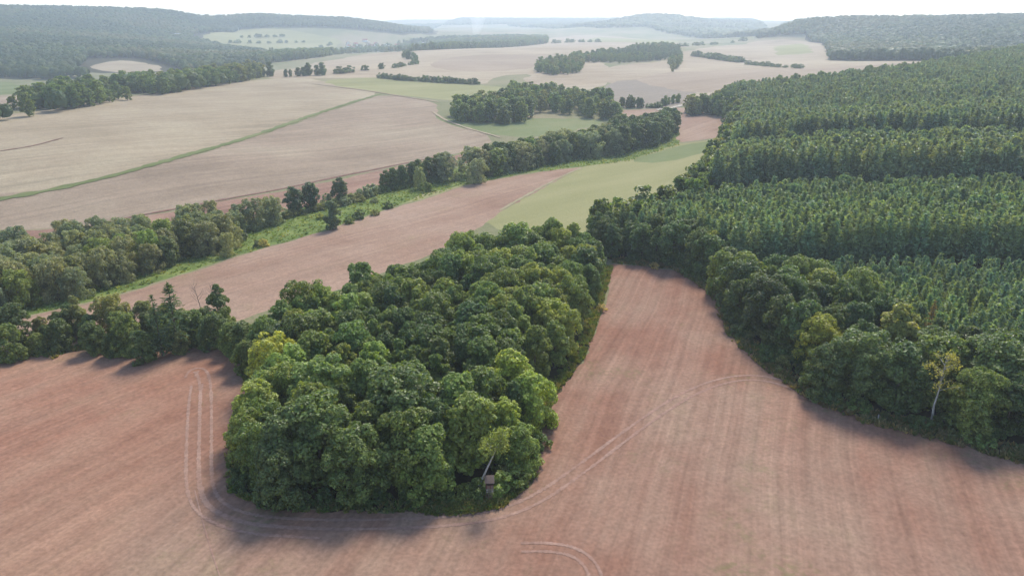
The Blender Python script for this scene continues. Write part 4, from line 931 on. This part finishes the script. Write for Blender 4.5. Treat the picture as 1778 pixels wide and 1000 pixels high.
# ---------------------------------------------------------------- village in the haze
WALLM = [plain('cream_render', (.70,.67,.60), (.78,.75,.68)), plain('white_render', (.76,.76,.74), (.82,.82,.80)), plain('ochre_render', (.50,.40,.26), (.58,.47,.32))]
ROOFM = [plain('red_tiles', (.28,.09,.06), (.36,.13,.09)), plain('grey_tiles', (.24,.23,.23), (.34,.33,.33)), plain('pale_sheet_roof', (.62,.63,.64), (.70,.71,.72))]
WN = ['cream', 'white', 'ochre']; RN = ['red tiled', 'grey tiled', 'pale sheet']
def house(u, v, L, W, H, wi, ri, rz, place):
    x, y = hit(u, v); o = make_empty('barn' if ri == 2 else 'house', x, y, float(height(x, y)) + .6, rz); o['category'] = 'barn' if ri == 2 else 'house'
    a, b = L / 2, W / 2; k = W * .42
    link('wall', mesh_from('wall', [(-a,-b,-2),(a,-b,-2),(a,b,-2),(-a,b,-2),(-a,-b,H),(a,-b,H),(a,b,H),(-a,b,H),(-a,0,H+k-.15),(a,0,H+k-.15)], [(0,1,5,4),(2,3,7,6),(1,2,6,9,5),(3,0,4,8,7)], [WALLM[wi]], None, False), o)
    e = .5; r = link('roof', mesh_from('roof', [(-a-e,-b-e,H-.35),(a+e,-b-e,H-.35),(a+e,0,H+k),(-a-e,0,H+k),(a+e,b+e,H-.35),(-a-e,b+e,H-.35),(-a-e,-b-e,H-.6),(a+e,-b-e,H-.6),(a+e,b+e,H-.6),(-a-e,b+e,H-.6)],
        [(0,1,2,3),(3,2,4,5),(6,7,1,0),(5,4,8,9)], [ROOFM[ri]], None, False), o)
    for s in (-1, 1):
        for q in (-.28, .28): link('window', mesh_from('window', *boxes([(q*L-.6, q*L+.6, s*b-.04, s*b+.04, 1.0, 2.3)]), [INSIDE_SHADE], None, False), o)
    TREES.append(dict(o=o, name=o.name, x=x, y=y, H=H, tint=None, zone=place, group='village houses' if place.startswith('in the hazy') else None, label=None if place.startswith('in the hazy') else place, noun=f"{WN[wi]} walled {'barn' if ri == 2 else 'house'} with {RN[ri]} roof", cat=o['category']))
    if TREES[-1]['group']: o['group'] = TREES[-1]['group']
rh = random.Random(3)
for u, v in [(599,88),(606,84),(612,87),(618,80),(623,87),(629,86),(634,73),(640,78),(646,83),(653,80),(604,78),(660,86),(668,82),(677,85),(690,83),(709,79),(722,83),(735,80)]:
    house(u, v, rh.uniform(10, 20), rh.uniform(8, 11), rh.uniform(4, 6.5), rh.randrange(3), rh.choice([0, 0, 1, 2]), rh.uniform(0, 3.1), 'in the hazy village')
house(303, 66, 34, 14, 5, 1, 2, .3, 'long white barn at the wood edge on the far left hillside'); house(318, 67, 26, 13, 5, 0, 1, .9, 'grey roofed cream farmhouse beside the long white barn')
house(411, 53, 14, 10, 5, 1, 1, .2, 'lone white house on the upper edge of the far pasture')
hedge([(596,92),(620,91),(650,90),(690,89),(730,88)], 14, 9, 'in front of the hazy village', 'garden trees before the village', 'wood', 'garden_tree', 'tree', MID, .9)

# ---------------------------------------------------------------- rough grass, herbs and brambles
def tufts(name, label, polys, step, Hr, tints, seed):
    rg = np.random.default_rng(seed); Q = np.concatenate([scatter(p, step, .45, seed + i) for i, p in enumerate(polys)])
    Q = Q[rg.random(len(Q)) < .85]; n = len(Q)
    return wood_mass(name, label, Q, rg.uniform(*Hr, n), np.array([tint_of(tints[rg.integers(len(tints))], .25) for _ in range(n)]), TUFT, wides=rg.uniform(1.2, 2.6, n))
byname = lambda lab: [f[3] for f in FIELDS if f[1] == lab]
tufts('meadow_herbs', 'tall rough herbs of the stream meadow', byname('rough green meadow along the stream'), 1.9, (.3, .8), [(.10,.14,.035), (.14,.185,.045), (.19,.225,.065), (.23,.24,.10)], 90)
ver = FIELDS[[f[1] for f in FIELDS].index('rough grass verge along the edge of the pine wood')][3]
def beside(line, d0, d1, n, seed):
    rg = np.random.default_rng(seed); L = np.concatenate([[0], np.cumsum(np.linalg.norm(np.diff(line, axis=0), axis=1))]); s = rg.random(n) * L[-1]
    p = np.stack([np.interp(s, L, line[:, 0]), np.interp(s, L, line[:, 1])], 1); q = np.stack([np.interp(s + .5, L, line[:, 0]), np.interp(s + .5, L, line[:, 1])], 1)
    T = q - p; T /= np.linalg.norm(T, axis=1)[:, None] + 1e-6; return p + np.stack([-T[:, 1], T[:, 0]], 1) * rg.uniform(d0, d1, n)[:, None]
def tuft_line(name, label, Q, Hr, tints, seed):
    rg = np.random.default_rng(seed); n = len(Q); wood_mass(name, label, Q, rg.uniform(*Hr, n), np.array([tint_of(tints[rg.integers(len(tints))], .25) for _ in range(n)]), TUFT, wides=rg.uniform(1.0, 2.4, n))
DRY = [(.16,.13,.06), (.20,.16,.08), (.11,.11,.045), (.09,.11,.035)]
edge_line = RWOOD[:10]
tuft_line('dry_grass', 'dry grass and herbs along the foot of the right wood', beside(edge_line, -2.6, 2.2, 2600, 61), (.4, 1.0), DRY, 62)
isl_line = np.concatenate([ISLAND[:11]]); isl_left = np.concatenate([ISLAND[21:], ISLAND[:1]])
tuft_line('rough_grass', 'grass and weeds fringing the wooded island', np.concatenate([beside(isl_line, -.3, 2.4, 1500, 63), beside(isl_left, -.3, 2.4, 900, 64), beside(hits([(740,888),(800,890),(868,878),(925,824)]), -.6, 2.2, 600, 66)]), (.35, .8), [(.10,.12,.035), (.13,.14,.045), (.17,.15,.06), (.08,.12,.03)], 65)
for x, y in beside(edge_line[:9], -.5, 3.0, 46, 71):
    tree('bush', 'shrub', x, y, RND.uniform(1.2, 2.8), tint_of(RND.choice([DARK, DARK, MID, OLIVE]), .15), 'at the foot of the right wood edge', 'brambles along the right wood edge', cat='bush', wide=RND.uniform(1.0, 1.6))
for u, v, lb in [(1428,690,'yellow dry bush at the foot of the right wood edge'),(1044,540,'pale tan dry bush on the right field edge of the island'),(1136,466,'pale dry bush at the foot of the wood at the top of the field')]:
    sp(u, v, 'bush', 'shrub', 1.8, (.26,.21,.09), lb, base=True, cat='bush', wide=1.2)

# ---------------------------------------------------------------- smoke over the valley
fx, fy = hit(826, 64); fz = float(height(fx, fy))
n = 14; sv, sf = [], []
for k in range(9):
    t = k / 8; r = 10 + 26 * t ** .8
    for j in range(n): a = j * 2 * math.pi / n; sv.append((fx + 12 * t + r * (1 + .15 * math.sin(3 * a + 4 * t)) * math.cos(a), fy + r * math.sin(a), fz + 2 + 85 * t))
for k in range(8): sf += [(k*n+j, k*n+(j+1) % n, (k+1)*n+(j+1) % n, (k+1)*n+j) for j in range(n)]
sf += [tuple(range(n))[::-1], tuple(8*n + j for j in range(n))]
SMB = NB('thin_smoke'); vp = SMB.node('ShaderNodeVolumePrincipled'); vp.inputs['Density'].default_value = .006; vp.inputs['Density Attribute'].default_value = ''; vp.inputs['Color'].default_value = (1, 1, 1, 1); vp.inputs['Anisotropy'].default_value = .3
SMB.link(vp.outputs[0], SMB.out.inputs['Volume'])
link('smoke', mesh_from('smoke', sv, sf, [SMB.m], None, True), kind='stuff', label='thin white smoke rising over the far valley')

# ---------------------------------------------------------------- what tells each tree from the next
NOUN = {'broadleaf_tree': 'leafy tree', 'willow_tree': 'willow', 'alder_tree': 'bushy tree', 'pine_tree': 'pine', 'shrub': 'bush', 'willow_bush': 'bush', 'poplar_tree': 'poplar', 'garden_tree': 'garden tree', 'spruce_tree': 'spruce'}
def tone(t):
    r, g, b = t
    if b / g > .5: return 'grey green'
    if r / g > .84 and g > .13: return 'yellow green'
    if r / g > .84: return 'olive green'
    if g > .132: return 'bright green'
    return 'dark green' if g < .094 else 'mid green'
groups = {}
for d in TREES:
    if d['label'] is None:
        if 'noun' in d: d['label'] = d['noun'] + ' ' + d['zone']
        else:
            tall = {'pine_tree': (9.2, 8.0), 'shrub': (1e9, 0), 'willow_bush': (1e9, 0)}.get(d['name'], (12.0, 9.5))
            sz = 'tall ' if d['H'] > tall[0] else 'low ' if d['H'] < tall[1] else 'medium '
            if d['cat'] == 'bush': sz = 'small '
            d['label'] = sz + tone(d['tint']) + ' ' + NOUN.get(d['name'], 'tree') + ' ' + d['zone']
        groups.setdefault(d['label'], []).append(d)
for lab, ds in groups.items():
    if len(ds) < 2: continue
    if len(ds) == 2: picks = [('leftmost ', min(ds, key=lambda d: d['x'] / d['y'])), ('rightmost ', max(ds, key=lambda d: d['x'] / d['y']))]
    else: picks = [('leftmost ', min(ds, key=lambda d: d['x'] / d['y'])), ('rightmost ', max(ds, key=lambda d: d['x'] / d['y'])), ('nearest ', min(ds, key=lambda d: d['y'])), ('farthest ', max(ds, key=lambda d: d['y']))]
    for w_, d in picks:
        if d['label'] == lab: d['label'] = w_ + lab
for d in TREES: d['o']['label'] = d['label']

# ---------------------------------------------------------------- haze
def build_haze(density, aniso, top):
    zmin = float(VZ.min()) - 1.0
    x = 16000; y0, y1 = -170.0, 8400.0
    v = [(-x,y0,zmin),(x,y0,zmin),(x,y1,zmin),(-x,y1,zmin),(-x,y0,top),(x,y0,top),(x,y1,top),(-x,y1,top)]
    f = [(3,2,1,0),(4,5,6,7),(0,1,5,4),(1,2,6,5),(2,3,7,6),(3,0,4,7)]
    b = NB('valley_haze'); p = b.node('ShaderNodeVolumePrincipled')
    p.inputs['Density'].default_value = density; p.inputs['Density Attribute'].default_value = ''
    p.inputs['Color'].default_value = (.77, .88, 1.0, 1); p.inputs['Anisotropy'].default_value = aniso
    b.link(p.outputs[0], b.out.inputs['Volume'])
    link('haze', mesh_from('haze', v, f, [b.m], smooth_shade=False), kind='stuff', label='thin pale haze filling the whole valley')
build_haze(HAZE_D, HAZE_G, float(VZ.max()) + 40)
